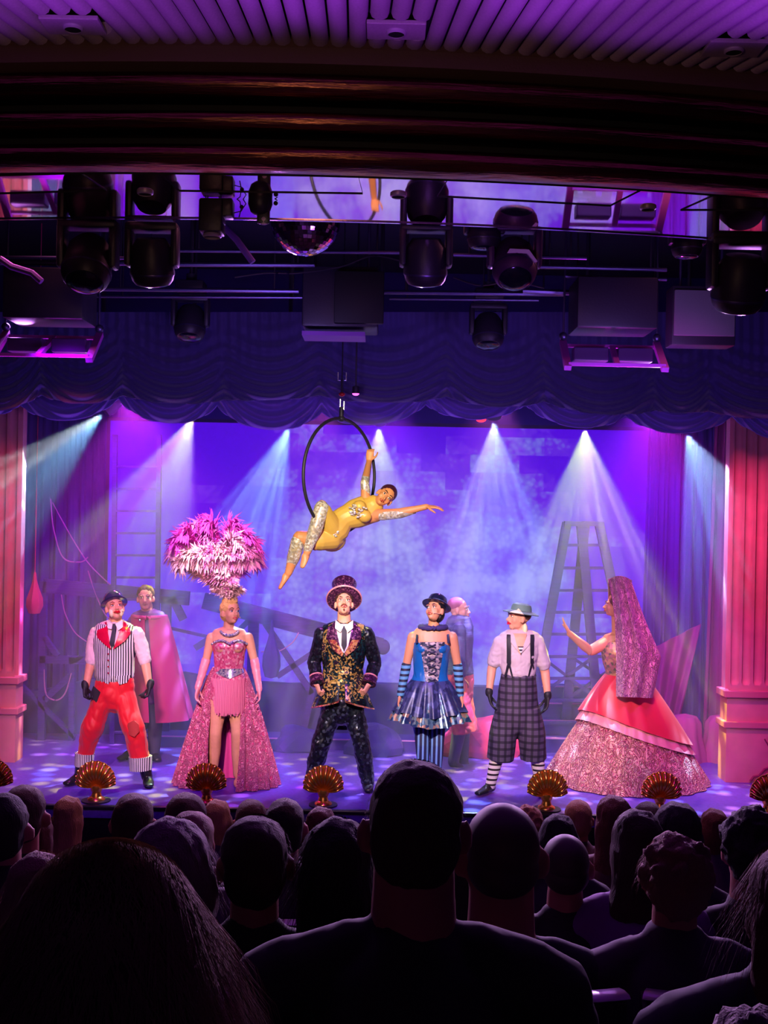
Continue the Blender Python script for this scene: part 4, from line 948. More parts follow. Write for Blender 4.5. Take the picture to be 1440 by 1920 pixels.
for v in (1226, 1238, 1250, 1262): c, hw, hd = T.at(v); mb.ell(p(203, v, -(hd + .026)), .007)
mb.build('waistcoat_buttons', mat('red_button', (200, 30, 60), .3), f.root)
M_red = mat('red_trousers_cloth', (236, 22, 44), .55, sheen=.2)
mb = MB(); T.loft(mb, 1276, 1312, .014); mb.ell(p(213, 1308), (.13, .125, .07))
limb(mb, [p(197, 1304), p(172, 1364, -.05), p(160, 1412)], [(.10, .115), (.095, .10), (.078, .08)]); limb(mb, [p(232, 1304), p(250, 1366, -.05), p(263, 1418)], [(.10, .115), (.100, .10), (.09, .085)])
mb.build('trousers', M_red, f.root, voxel=.008, wr=.016, wrs=7, wst=(1, 1, .7))
M_cuf = m_stripe('cuff_stripe', (245, 238, 240), (34, 20, 46), 0, .0165, .55)
for a, b, r in (((159, 1412), (157, 1436), .082), ((263, 1418), (264, 1443), .098)):
    mb = MB(); mb.tube([p(*a), p(*b)], [r * 1.04, r], seg=28); mb.build('trouser_cuff', M_cuf, f.root)
T2 = Torso(f, [(1290, 178, 22, .12), (1390, 170, 22, .13)])
T2.panel([(175, 1286), (193, 1302), (181, 1318), (168, 1304)], .0).build('thigh_patch', mat('black_patch', (34, 22, 40), .7), f.root)
T2 = Torso(f, [(1350, 250, 22, .165), (1390, 252, 22, .155)])
T2.panel([(240, 1356), (251, 1350), (260, 1358), (261, 1372), (252, 1382), (242, 1378), (237, 1368)], .0).build('knee_patch', mat('brown_patch', (190, 60, 60), .8), f.root)
for s, w_, el, hd in ((-1, (160, 1288), (171, 1240), (162, 1312)), (1, (281, 1286), (272, 1240), (275, 1310))):
    mb = MB(); a = p(*w_, -.09); d_ = p(hd[0], hd[1], -.12) - a; limb(mb, [a - d_.normalized() * .03, a], [.034, .033]); add_hand(mb, a, d_, (-s * .9, -.3, 0), ts=s * 1, curl=.85, k=1.0, fat=.002); mb.build('glove', M_glove, f.root, voxel=.004)
for a, h, t in (((153, 1436), (150, 1462, .03), (124, 1468, -.12)), ((272, 1440), (276, 1466, .03), (280, 1476, -.14))):
    mb = MB(); A = p(*a); hh = p(*h); hh.z = .045; tt = p(*t); tt.z = .032; limb(mb, [A, Vector((hh.x, hh.y - .01, .07))], [.056, .05]); foot(mb, hh, tt, .046, .05); mb.build('boot', M_shoe, f.root, voxel=.006)

# ---- 2 showgirl with towering pink plumes
f = Fig('person in a pink sequinned gown with train, long gloves and towering pink ostrich plumes', 425, 1475, 10.2); p = f.p
M_pseq = m_sequin('pink_sequins', [(255, 130, 170), (235, 90, 140), (255, 190, 205), (222, 80, 130), (255, 150, 180), (240, 110, 160)], 60, .35, .35, .7, (1, 1, .8))
T = Torso(f, [(1180, 430, 16, .05), (1192, 430, 38, .085), (1210, 430, 32, .115), (1228, 430, 28, .105), (1252, 429, 26, .09), (1275, 428, 31, .115), (1300, 427, 33, .125), (1325, 427, 30, .11)])
M = HM(p(432, 1149, -.03), headR(.62, -.22, .04), .98)
mb = MB(); add_head(mb, M, 1); limb(mb, [p(428, 1192), p(430, 1160)], [.05, .047]); T.loft(mb, 1190, 1322, -.006)
for s in (-1, 1): mb.ell(p(430 + s * 15, 1213, -.075), (.055, .05, .055))
for sh, el, wr in (((396, 1195), (386, 1240), (372, 1288)), ((466, 1195), (477, 1240), (486, 1290))): limb(mb, [p(*sh), p(*el, .0), p(*wr, -.06)], [.043, .035, .026])
legs(f, mb, [p(411, 1312), p(443, 1312)], [p(404, 1376, -.04), p(445, 1376, -.04)], [p(400, 1452), p(444, 1452)], (.085, .055, .034))
foot(mb, p(400, 1466, 0) * 1 + Vector((0, 0, .01)), p(396, 1475, -.14), .034, .04); foot(mb, p(444, 1466), p(447, 1475, -.14), .034, .04)
mb.build('body', SKIN, f.root, voxel=.006)
face(f, M, (215, 60, 90), (150, 100, 60), (200, 120, 110)); mic(f, M, 1)
mb = MB(); hair_cap(mb, M, 1.02); mb.ell((0, 0, 0), (1, 1, 1), M @ Matrix.Translation((0, .03, -.0)) @ Matrix.Diagonal((.083, .085, .085, 1))); mb.ell((0, 0, 0), (1, 1, 1), M @ Matrix.Translation((0, -.005, .11)) @ Matrix.Diagonal((.075, .075, .06, 1)))
mb.build('blonde_hair', mat('blonde_hair', (236, 190, 110), .5, bump=.9, bscale=60, bstretch=(3, 3, .5)), f.root, voxel=.006, wr=.008, wrs=30)
mb = MB(); T.loft(mb, 1206, 1258, .006)
for s in (-1, 1): mb.ell(p(430 + s * 15, 1212, -.07), (.062, .058, .052))
mb.build('bodice', M_pseq, f.root, voxel=.006, cut=[(p(430, 1203), (0, 0, 1))])
M_gem = m_sequin('rhinestones', [(250, 250, 255), (200, 200, 240), (255, 220, 240), (140, 130, 190), (255, 255, 255)], 110, .7, .12, 1)
mb = MB(); 
for u, v in [(398 + 4 * i, 1207 - 6 * abs(math.sin(i / 16 * 2 * PI))) for i in range(17)]: c, hw, hd = T.at(v); q = max(-.97, min(.97, (u - c) / hw)); mb.ell(p(u, v, -(hd + .02) * math.sqrt(1 - q * q) - .02), (.014, .01, .012), seg=8, ring=6)
mb.build('neckline_gems', M_gem, f.root)
mb = MB()
for k in range(15): a = -1.25 + 2.5 * k / 14; mb.ell(p(430 + 17 * math.sin(a), 1181 + 13 * math.cos(a) * .8, -.07 - .03 * math.cos(a)), (.012, .009, .013 + .004 * (k % 2)), seg=8, ring=6)
mb.build('necklace', M_gem, f.root)
T.panel([(402, 1254), (456, 1254), (457, 1261), (430, 1273), (403, 1262)], .012, .012).build('jewelled_belt', M_gem, f.root)
T.panel([(400, 1262), (430, 1274), (458, 1262), (459, 1270), (430, 1281), (399, 1270)], .014, .01).build('hip_band', M_pseq, f.root)
mb = MB()
for k in range(64):
    a = -1.45 + 2.9 * k / 63; hw = 31 + random.uniform(-.5, .5); x0 = 428 + hw * math.sin(a); y0 = 1268 + 8 * math.cos(a); L = 1332 + 9 * math.cos(a) + random.uniform(-4, 4)
    mb.tube([p(x0, y0, -.135 * math.cos(a)), p(428 + hw * 1.02 * math.sin(a), (y0 + L) / 2, -.15 * math.cos(a)), p(428 + hw * .98 * math.sin(a), L, -.14 * math.cos(a))], [.006, .0065, .004], seg=5)
mb.build('fringe', m_stripe('pink_fringe', (255, 150, 182), (205, 66, 116), 0, .0125, .6, .45), f.root)
mb = MB(); T.loft(mb, 1268, 1310, .004); mb.build('leotard', M_pseq, f.root, voxel=.008)
def skirt_fan(f, cu, v0, v1, r0, r1, open0, open1, sqy, folds, amp, dyc=.08, power=.8, hem=0, nu=200, nv=26, seed=0):
    zt = p(cu, v0).z
    def g(a, q):
        th0 = open0 + (open1 - open0) * q
        th = -PI / 2 + th0 + (2 * PI - 2 * th0) * a
        r = (r0 + (r1 - r0) * q ** power) * f.k
        w_ = math.sin(a * folds * 2 * PI + seed + math.sin(a * 9) * 1.2) * amp * (.25 + q) + math.sin(a * folds * 5.1 * PI) * amp * .25 * q
        z = zt * (1 - q) + (.006 + hem * math.sin(a * 5)) * q
        c = p(cu, v0); return (c.x + math.cos(th) * (r + w_), c.y + dyc + math.sin(th) * (r + w_) * sqy, z)
    mb = MB(); mb.grid(nu, nv, g); mb.solid(.008); return mb
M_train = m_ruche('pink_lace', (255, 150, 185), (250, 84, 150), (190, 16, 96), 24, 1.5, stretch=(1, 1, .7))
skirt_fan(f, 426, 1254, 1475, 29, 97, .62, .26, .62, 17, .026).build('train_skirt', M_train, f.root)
skirt_fan(f, 426, 1262, 1475, 22, 60, 1.0, .5, .5, 11, .02, dyc=.18).build('train_lining', mat('magenta_lining', (255, 80, 190), .5), f.root)
M_opg = mat('pink_satin_glove', (245, 150, 170), .35)
for s, el, wr, hd in ((-1, (386, 1238), (371, 1290), (368, 1312)), (1, (477, 1238), (486, 1292), (487, 1316))):
    mb = MB(); a = p(*wr, -.06); limb(mb, [p(el[0], el[1], 0), a], [.042, .030]); add_hand(mb, a, p(hd[0], hd[1], -.08) - a, (-s, -.2, 0), ts=s, curl=.35, k=.92, fat=.001); mb.build('long_glove', M_opg, f.root, voxel=.005, wr=.003, wrs=25)
def feather(name, pts, width, m, par, n=150, droop=.5, seed=0):
    rnd = random.Random(seed); pts = [Vector(q) for q in pts]; mb = MB()
    def at(q):
        q = q * (len(pts) - 1); i = min(int(q), len(pts) - 2); p0, p1, p2, p3 = pts[max(i - 1, 0)], pts[i], pts[i + 1], pts[min(i + 2, len(pts) - 1)]; q -= i
        return .5 * ((2 * p1) + (-p0 + p2) * q + (2 * p0 - 5 * p1 + 4 * p2 - p3) * q * q + (-p0 + 3 * p1 - 3 * p2 + p3) * q ** 3)
    mb.tube([at(i / 14) for i in range(15)], [.004 - .0025 * i / 14 for i in range(15)], seg=5)
    for i in range(n):
        q = rnd.uniform(.12, 1.0); c = at(q); t = (at(min(1, q + .03)) - at(max(0, q - .03))).normalized()
        a = rnd.uniform(0, 2 * PI); s = t.orthogonal().normalized(); s = Matrix.Rotation(a, 3, t) @ s
        L = width * 1.1 * (math.sin(min(1, q * 1.25) * PI * .6) ** .7) * rnd.uniform(.6, 1.1); b = c + (s * .75 + t * .55).normalized() * L * .6; e = b + (s * .4 + t * .5 + Vector((0, 0, -droop * rnd.uniform(.4, 1.3)))).normalized() * L * .55
        wd = t.cross(s) * .0085
        v = [mb.bm.verts.new(x) for x in (c - wd, c + wd, b + wd, b - wd, e)]
        mb.bm.faces.new((v[0], v[1], v[2], v[3])); mb.bm.faces.new((v[3], v[2], v[4]))
    return mb.build(name, m, par)
M_fe = [mat('feather_hot_pink', (255, 90, 215), .9), mat('feather_pale_pink', (255, 200, 215), .9), mat('feather_peach', (255, 214, 200), .9), mat('feather_rose', (255, 150, 215), .9)]
FE = [((345, 1010), 0, 1), ((340, 1030), 1, 1), ((360, 995), 0, 0), ((380, 985), 3, 0), ((402, 978), 0, 0), ((425, 984), 0, 0), ((445, 1000), 0, 0), ((460, 1020), 0, 0), ((463, 1045), 3, 1), ((375, 1010), 1, 1), ((400, 1005), 3, 0), ((425, 1010), 1, 0), ((352, 1050), 2, 1), ((440, 1035), 3, 0), ((390, 1030), 2, 0), ((412, 1030), 1, 0)]
for i, ((u, v), c_, l) in enumerate(FE):
    dy = random.uniform(-.12, .12); b0 = p(425 + (u - 400) * .12, 1118, -.0); cu = u * .7 + 400 * .3 if False else u
    mid = p(412 + (u - 402) * .45, 1075, dy * .5); hi_ = p(404 + (u - 402) * .85, v + 22, dy); tip = p(u + (10 if u > 402 else -9), v - 2, dy - .05); cur = p(u + (20 if u > 402 else -16), v + 14, dy - .1)
    feather('ostrich_feather', [b0, mid, hi_, tip, cur], .115, M_fe[c_], f.root, 320, .5, i)
rf = random.Random(5)
for i in range(30):
    q = rf.random(); v = 1116 - 62 * q; hw = 8 + 26 * q; cx = 426 - 18 * q; s_ = rf.uniform(-1, 1); dy = rf.uniform(-.12, .06)
    feather('ostrich_feather', [p(cx + hw * .3 * s_, v + 14, dy * .5), p(cx + hw * .7 * s_, v, dy), p(cx + hw * s_, v - 16, dy - .03), p(cx + hw * 1.25 * s_, v - 20, dy - .05)], .07, M_fe[rf.choice([2, 1, 2, 3])], f.root, 150, .5, 300 + i)
for i in range(9):
    u = 372 + i * 10; feather('ostrich_feather', [p(426 + i - 4, 1116), p(410 + (i - 4) * 5, 1088, -.10), p(402 + (i - 4) * 10, 1060, -.13), p(u + (i - 4) * 3, 1040, -.16), p(u + (i - 4) * 5, 1048, -.22)], .12, M_fe[[2, 2, 1, 3, 2, 1, 3, 1, 3][i]], f.root, 420, .5, 200 + i)
for i in range(7):
    u = 396 + i * 8; feather('ostrich_feather', [p(428, 1118), p(418 + i * 3.2, 1085, -.06), p(u, 1052, -.1), p(u + (i - 3) * 3, 1040, -.14)], .10, M_fe[2 if i < 4 else 3], f.root, 260, .3, 60 + i)
for i in range(6): feather('ostrich_feather', [p(430, 1128, -.02), p(414 + 6 * i, 1112, -.06), p(402 + 10 * i, 1106, -.07)], .06, M_fe[2], f.root, 160, .8, 80 + i)

# ---- 3 ringmaster
f = Fig('person in a dark gold-brocade tailcoat and tilted top hat, standing at centre stage', 643, 1477, 10.2); p = f.p
M_bro = m_sequin('gold_teal_brocade', [(18, 34, 44), (24, 22, 34), (30, 70, 74), (20, 20, 30), (40, 44, 40), (205, 170, 80), (24, 60, 66), (240, 205, 120), (60, 40, 60)], 52, .55, .32, .8, (1, 1, 1), big=6)
M_slv = m_sequin('dark_brocade', [(20, 22, 34), (30, 40, 52), (22, 18, 30), (52, 60, 70), (26, 26, 40), (36, 28, 46)], 60, .5, .35, .6)
M_trs = m_sequin('dark_sequin_trousers', [(24, 26, 38), (40, 48, 60), (26, 24, 36), (80, 90, 104), (30, 34, 46), (44, 40, 60)], 48, .5, .3, .7)
M_pur = m_sequin('plum_sequins', [(70, 24, 70), (90, 36, 84), (56, 18, 58), (150, 90, 130), (80, 28, 80)], 80, .5, .3, .7)
T = Torso(f, [(1168, 645, 24, .07), (1182, 645, 47, .105), (1200, 645, 44, .13), (1225, 644, 40, .13), (1258, 643, 36, .12), (1285, 643, 40, .13), (1320, 642, 42, .13), (1345, 642, 34, .11)])
M = HM(p(645, 1133, -.03), headR(.04, -.50, .0))
mb = MB(); add_head(mb, M); limb(mb, [p(645, 1182), p(645, 1148)], [.064, .058]); T.loft(mb, 1184, 1340, -.014)
HA = []
for s, sh, el, wr, hd in ((-1, (604, 1188), (590, 1243), (594, 1282), (600, 1304)), (1, (687, 1188), (702, 1243), (692, 1282), (682, 1302))):
    limb(mb, [p(*sh), p(*el, .03), p(*wr, -.1)], [.05, .04, .031]); a = p(*wr, -.1); add_hand(mb, a, p(*hd, -.16) - a, (-s, .3, 0), ts=s, curl=1.0)
legs(f, mb, [p(626, 1330), p(662, 1330)], [p(602, 1395, -.03), p(676, 1395, -.03)], [p(590, 1460), p(688, 1464)])
mb.build('body', SKIN, f.root, voxel=.005)
face(f, M, (190, 80, 80), (110, 66, 50)); mic(f, M, 1)
mb = MB(); 
for s in (-1, 1): mb.tube([M @ Vector((0, -.1, -.046)), M @ Vector((s * .018, -.096, -.047)), M @ Vector((s * .03, -.082, -.056))], [.003, .0035, .0015], seg=6)
mb.ell((0, 0, 0), (1, 1, 1), M @ Matrix.Translation((0, -.083, -.088)) @ Matrix.Diagonal((.009, .008, .012, 1))); mb.build('moustache_and_goatee', mat('brown_beard', (110, 60, 46), .8), f.root)
mb = MB(); hair_cap(mb, M, 1.0); mb.build('hair', mat('brown_hair', (74, 46, 36), .6, bump=.5), f.root)
hatlathe(f, M, [(.084, .045), (.150, .040), (.158, .046), (.150, .054), (.088, .062), (.088, .10), (.098, .16), (.112, .225), (.104, .235), (0, .238)], M_pur, 'top_hat', (1, 1.08), tip=.36)
hatlathe(f, M, [(.152, .036), (.160, .046), (.153, .057)], mat('rose_trim', (220, 140, 150), .4), 'hat_brim_trim', (1, 1.08), tip=.36); hatlathe(f, M, [(.091, .062), (.0935, .075), (.091, .088)], mat('rose_trim', 0), 'hat_band', (1, 1.08), tip=.36)
mb = MB(); T.loft(mb, 1186, 1270, .008)
T.loft(mb, 1258, 1300, .014)
for s, sh, el, wr in ((-1, (603, 1187), (588, 1243), (593, 1277)), (1, (688, 1187), (703, 1243), (693, 1279))): pass
mb.build('tailcoat', M_bro, f.root, voxel=.006, wr=.004, wrs=14)
for s, sh, el, wr in ((-1, (604, 1190), (589, 1243), (594, 1276)), (1, (687, 1190), (703, 1243), (693, 1277))):
    mb = MB(); limb(mb, [p(*sh), p(*el, .03), p(*wr, -.09)], [.075, .062, .052]); mb.build('sleeve', M_slv, f.root, voxel=.007, wr=.009, wrs=11)
    mb = MB(); a, b = p(*el, .03), p(*wr, -.09); dr = (b - a).normalized(); mb.tube([b - dr * .035, b + dr * .03], [.060, .064], seg=20); mb.build('cuff', M_pur, f.root)
    mb = MB(); mb.tube([b - dr * .045, b - dr * .033], .063, seg=20); mb.build('cuff_trim', mat('rose_trim', 0), f.root)
M_hem = m_sequin('gold_hem', [(225, 130, 90), (250, 190, 120), (200, 90, 90), (240, 160, 130), (120, 60, 60)], 60, .5, .3, .7)
def peplum(a0, a1, vb, r1, m, nm, top=1278):
    def g(a, q):
        th = a0 + (a1 - a0) * a; v = top + (vb(a) - top) * q; r = (38 + (r1 - 38) * q + 1.6 * math.sin(a * 22) * q) * f.k; c = p(643, v); return (c.x + math.sin(th) * r, c.y - math.cos(th) * r * .72 - .02, c.z)
    mb = MB(); mb.grid(60, 14, g); mb.solid(.009); return mb.build(nm, m, f.root)
peplum(-2.3, -.12, lambda a: 1328 - 22 * a ** 2, 57, M_bro, 'coat_skirt'); peplum(.12, 2.3, lambda a: 1306 + 22 * (1 - (1 - a) ** 2), 57, M_bro, 'coat_skirt')
peplum(-2.3, -.12, lambda a: 1330 - 22 * a ** 2, 58.5, M_hem, 'gold_hem', 1306 - 0); peplum(.12, 2.3, lambda a: 1308 + 22 * (1 - (1 - a) ** 2), 58.5, M_hem, 'gold_hem', 1306)
peplum(2.2, 4.1, lambda a: 1374, 50, M_slv, 'coat_tails')
T.panel([(625, 1170), (665, 1170), (665, 1190), (646, 1224), (641, 1224), (627, 1192)], .014).build('shirt_front', mat('white_shirt', (250, 238, 245), .6), f.root)
T.panel([(629, 1163), (644, 1175), (638, 1186), (628, 1178)], .045, .01).build('collar', mat('white_collar', 0), f.root); T.panel([(662, 1163), (646, 1175), (652, 1186), (662, 1178)], .045, .01).build('collar', mat('white_collar', 0), f.root)
T.panel([(641, 1174), (649, 1174), (650, 1184), (650, 1210), (645, 1222), (640, 1210), (641, 1184)], .03, .008).build('necktie', mat('charcoal_tie', 0), f.root)
for s in (-1, 1):
    X = lambda u: 645 + s * u
    T.panel([(X(17), 1166), (X(20), 1182), (X(15), 1200), (X(1), 1226), (X(4), 1232), (X(22), 1218), (X(33), 1196), (X(30), 1174)], .022, .012).build('lapel', M_pur, f.root)
    T.panel([(X(15), 1200), (X(1), 1226), (X(4), 1231), (X(20), 1218), (X(28), 1200)], .036, .006).build('lapel_embroidery', M_hem, f.root)
mb = MB(); T.loft(mb, 1300, 1336, .006)
limb(mb, [p(624, 1330), p(602, 1393, -.04), p(590, 1440), p(587, 1464)], [(.10, .11), (.082, .085), (.078, .08), (.074, .08)]); limb(mb, [p(663, 1330), p(677, 1393, -.04), p(687, 1445), p(689, 1468)], [(.10, .11), (.082, .085), (.074, .08), (.066, .075)])
mb.build('trousers', M_trs, f.root, voxel=.008, wr=.014, wrs=9)
for a, h, t in (((589, 1460), (590, 1470, .03), (584, 1478, -.14)), ((688, 1462), (688, 1470, .03), (692, 1482, -.15))):
    mb = MB(); hh = p(*h); hh.z = .045; tt = p(*t); tt.z = .03; foot(mb, hh, tt, .046, .05); mb.build('shoe', M_shoe, f.root, voxel=.006)

# ---- 4 corset dancer
f = Fig('person in blue corset, short dark ruffled skirt and striped arm warmers', 806, 1477, 10.2); p = f.p
M_blue = mat('blue_corset_satin', (20, 92, 170), .35, bump=.1); M_lace = m_sequin('silver_lace', [(150, 130, 150), (60, 60, 90), (190, 170, 180), (110, 100, 130), (40, 44, 70)], 44, .2, .5, .5, (1, 1, 1.3)); M_navy = m_sequin('navy_taffeta', [(34, 40, 92), (44, 46, 96), (60, 64, 122), (30, 34, 80)], 26, .2, .4, .5)
T = Torso(f, [(1178, 811, 18, .05), (1190, 811, 40, .085), (1208, 810, 34, .115), (1232, 808, 32, .105), (1262, 807, 30, .09), (1286, 806, 36, .115), (1315, 805, 38, .125), (1340, 805, 33, .11)])
M = HM(p(816, 1145, -.03), headR(-.55, -.42, -.08), .97)
mb = MB(); add_head(mb, M, 1); limb(mb, [p(812, 1190), p(814, 1158)], [.052, .048]); T.loft(mb, 1190, 1336, -.006)
for s, sh, el, wr, hd in ((-1, (774, 1194), (762, 1247), (751, 1302), (748, 1322)), (1, (848, 1194), (858, 1248), (863, 1302), (866, 1324))):
    limb(mb, [p(*sh), p(*el, .02), p(*wr, -.05)], [.047, .037, .027]); a = p(*wr, -.05); add_hand(mb, a, p(*hd, -.06) - a, (-s, -.3, 0), ts=s, curl=.3, k=.95)
legs(f, mb, [p(789, 1330), p(822, 1330)], [p(792, 1396, -.04), p(819, 1396, -.04)], [p(795, 1462), p(817, 1462)], (.082, .055, .036))
mb.build('body', SKIN2, f.root, voxel=.005)
face(f, M, (190, 50, 70), (40, 26, 30), (30, 60, 110)); mic(f, M, 1)
mb = MB(); hair_cap(mb, M, 1.0); mb.ell((0, 0, 0), (1, 1, 1), M @ Matrix.Translation((0, .055, -.02)) @ Matrix.Diagonal((.07, .05, .08, 1))); mb.build('hair', mat('black_hair', (24, 20, 26), .4, bump=.5), f.root)
hatlathe(f, M, [(.118, .040), (.132, .046), (.120, .056), (.088, .050), (.089, .09), (.079, .128), (.05, .150), (0, .156)], mat('navy_bowler', (22, 26, 56), .25, coat=.6), 'bowler_hat', (1, 1.12), tip=.12); hatlathe(f, M, [(.091, .052), (.092, .064), (.091, .074)], mat('satin_band', (90, 110, 150), .3), 'hat_band', (1, 1.12), tip=.12)
mb = MB(); mb.tube([p(812 + 24 * math.cos(a), 1176, 0) + Vector((0, math.sin(a) * .085, 0)) for a in [k * 2 * PI / 28 for k in range(28)]], [.020 + .006 * (k % 2) for k in range(28)], seg=10, closed=True); mb.build('neck_ruff', mat('indigo_ruff', (52, 40, 104), .8), f.root)
mb = MB(); T.loft(mb, 1212, 1284, .008)
for s in (-1, 1): mb.ell(p(810 + s * 15, 1216, -.065), (.066, .055, .05))
mb.build('corset', M_blue, f.root, voxel=.006, cut=[(p(810, 1205), (0, 0, 1))])
T.panel([(787, 1204), (834, 1204), (828, 1240), (819, 1291), (800, 1291), (793, 1240)], .016, .008).build('corset_lace_panel', M_lace, f.root)
T.panel([(774, 1205), (786, 1205), (793, 1240), (799, 1290), (786, 1286), (777, 1262)], .010, .006).build('corset_side_panel', M_blue, f.root)
mb = MB()
for v in (1211, 1224, 1237, 1250, 1263, 1276): c, hw, hd = T.at(v); y = -(hd + .034); mb.tube([p(803, v - 3, y), p(817, v + 3, y)], .0045, seg=6); mb.tube([p(817, v - 3, y), p(803, v + 3, y)], .0045, seg=6); mb.ell(p(810, v, y), .006)
mb.build('corset_lacing', mat('indigo_lacing', (30, 28, 64), .5), f.root)
for s in (-1, 1): mb = MB(); mb.tube([p(811 + s * 28, 1184, .02), p(811 + s * 29, 1192, -.07), p(811 + s * 30, 1206, -.11)], (.011, .004), seg=8); mb.build('shoulder_strap', mat('indigo_lacing', 0), f.root)
def tier_skirt(v0, v1, r0, r1, folds, amp, m, nm, cu=806, dy=0):
    def g(a, q):
        th = a * 2 * PI; v = v0 + (v1 - v0) * q + 4 * math.sin(a * 2 * PI * 3) * q; w_ = math.sin(a * folds * 2 * PI + math.sin(th * 3)) * amp * q + math.sin(a * folds * 5.3 * PI) * amp * .3 * q
        r = (r0 + (r1 - r0) * q ** .85) * f.k + w_; c = p(cu, v); return (c.x + math.cos(th) * r, c.y + math.sin(th) * r * .8 + dy, c.z)
    mb = MB(); mb.grid(240, 16, g, closed=True); mb.solid(.006); return mb.build(nm, m, f.root)
M_irid = m_sequin('iridescent_hem', [(60, 90, 120), (120, 140, 150), (40, 60, 110), (170, 130, 120), (90, 120, 150), (50, 50, 100)], 30, .4, .3, .7)
tier_skirt(1276, 1352, 33, 73, 15, .028, M_irid, 'underskirt'); tier_skirt(1274, 1334, 35, 68, 12, .022, M_navy, 'ruffled_skirt')
M_arm = m_stripe('blue_black_stripes', (88, 150, 196), (26, 24, 60), 2, .047, .55); M_tig = m_stripe('tights_stripes', (110, 150, 225), (30, 26, 76), 0, .040, .42)
for el, wr in (((762, 1247), (751, 1302)), ((858, 1248), (863, 1302))):
    mb = MB(); limb(mb, [p(*el, .02), p(*wr, -.05)], [.044, .034]); mb.build('striped_arm_warmer', M_arm, f.root, voxel=.006)
for h, k, a in (((789, 1332), (792, 1396), (795, 1462)), ((822, 1332), (819, 1396), (817, 1462))):
    mb = MB(); limb(mb, [p(*h), p(*k, -.04), p(*a)], [.09, .063, .045]); mb.build('striped_tights', M_tig, f.root, voxel=.006)
for u in (795, 817): mb = MB(); hh = p(u, 1468, .03); hh.z = .05; tt = p(u, 1480, -.15); tt.z = .03; foot(mb, hh, tt, .04, .05); mb.build('shoe', M_shoe, f.root, voxel=.006)

# ---- 5 mime
f = Fig('person in braces, checked three-quarter trousers, striped socks and painted bucket hat, profile face', 970, 1488, 10.15); p = f.p
M_sh = mat('grey_lilac_shirt', (206, 186, 200), .75); M_pl = m_stripe('tartan', (84, 70, 100), (46, 38, 60), 0, .058, .62, .75, (150, 140, 160)); M_sock = m_stripe('sock_stripes', (240, 220, 225), (36, 18, 30), 2, .046, .6)
T = Torso(f, [(1182, 973, 20, .06), (1197, 973, 42, .095), (1215, 973, 38, .12), (1240, 972, 33, .12), (1265, 972, 30, .11), (1300, 971, 34, .12), (1345, 970, 40, .13)])
M = HM(p(973, 1158, -.01), headR(-1.25, -.14, .0))
mb = MB(); add_head(mb, M); limb(mb, [p(975, 1198), p(975, 1168, .02)], [.062, .056]); T.loft(mb, 1198, 1350, -.01)
for sh, el, wr in (((938, 1204), (922, 1254), (917, 1300)), ((1008, 1204), (1022, 1260), (1027, 1306))): limb(mb, [p(*sh), p(*el, .02), p(*wr, -.03)], [.05, .041, .03])
legs(f, mb, [p(952, 1340), p(990, 1340)], [p(938, 1400, -.03), p(1003, 1400, -.03)], [p(920, 1472), p(1013, 1476)], (.085, .056, .04))
mb.build('body', SKIN, f.root, voxel=.006)
face(f, M, (225, 20, 60), (90, 50, 50), (160, 40, 50), 1.3)
mb = MB(); mb.ell((0, 0, 0), (1, 1, 1), M @ Matrix.Translation((-.045, -.03, -.055)) @ Matrix.Diagonal((.026, .045, .036, 1))); mb.ell(p(984, 1180, -.03), (.026, .04, .055)); mb.build('white_face_paint', mat('white_makeup', 0), f.root)
mb = MB(); mb.ell((0, 0, 0), (1, 1, 1), M @ Matrix.Translation((0, .03, .035)) @ Matrix.Diagonal((.078, .082, .07, 1))); mb.build('hair', mat('brown_hair', 0), f.root)
M_buc = m_sequin('painted_hat', [(110, 140, 140), (110, 140, 140), (235, 225, 200), (40, 44, 56), (110, 140, 140), (90, 120, 125)], 9, 0, .7, .05)
hatlathe(f, M, [(.088, .050), (.115, .046), (.152, .036), (.156, .042), (.120, .056), (.09, .064), (.087, .09), (.078, .115), (.05, .128), (0, .13)], M_buc, 'bucket_hat', (.95, 1.05))
mb = MB(); T.loft(mb, 1200, 1262, .012)
for s, sh, el in ((-1, (939, 1204), (926, 1240)), (1, (1007, 1204), (1020, 1246))): limb(mb, [p(*sh), p(*el, .01)], [.068, .062])
mb.build('shirt', M_sh, f.root, voxel=.007, wr=.009, wrs=11)
T.panel([(962, 1188), (988, 1188), (984, 1206), (976, 1228), (972, 1222), (966, 1206)], .020, .004).build('open_neck', SKIN, f.root)
T.panel([(971, 1212), (982, 1212), (977, 1228)], .026, .004).build('striped_vest', m_stripe('vest_stripes', (240, 230, 235), (40, 36, 60), 2, .03, .5), f.root)
T.panel([(957, 1184), (964, 1190), (972, 1222), (962, 1210), (954, 1200)], .026, .01).build('collar', M_sh, f.root); T.panel([(996, 1188), (988, 1192), (976, 1226), (990, 1212), (998, 1200)], .026, .01).build('collar', M_sh, f.root)
for u in (954, 998):
    T.panel([(u - 3.5, 1190), (u + 3.5, 1190), (u + 3.5, 1244), (u - 3.5, 1244)], .034, .006).build('brace_strap', mat('black_elastic', (30, 28, 44), .6), f.root)
    T.panel([(u - 2, 1244), (u + 1, 1244), (u - 5, 1268), (u - 8, 1268)], .034, .006).build('brace_tab', mat('black_elastic', 0), f.root); T.panel([(u - 1, 1244), (u + 2, 1244), (u + 8, 1268), (u + 5, 1268)], .034, .006).build('brace_tab', mat('black_elastic', 0), f.root)
mb = MB(); T.loft(mb, 1266, 1350, .014); mb.ell(p(971, 1335), (.20, .15, .16))
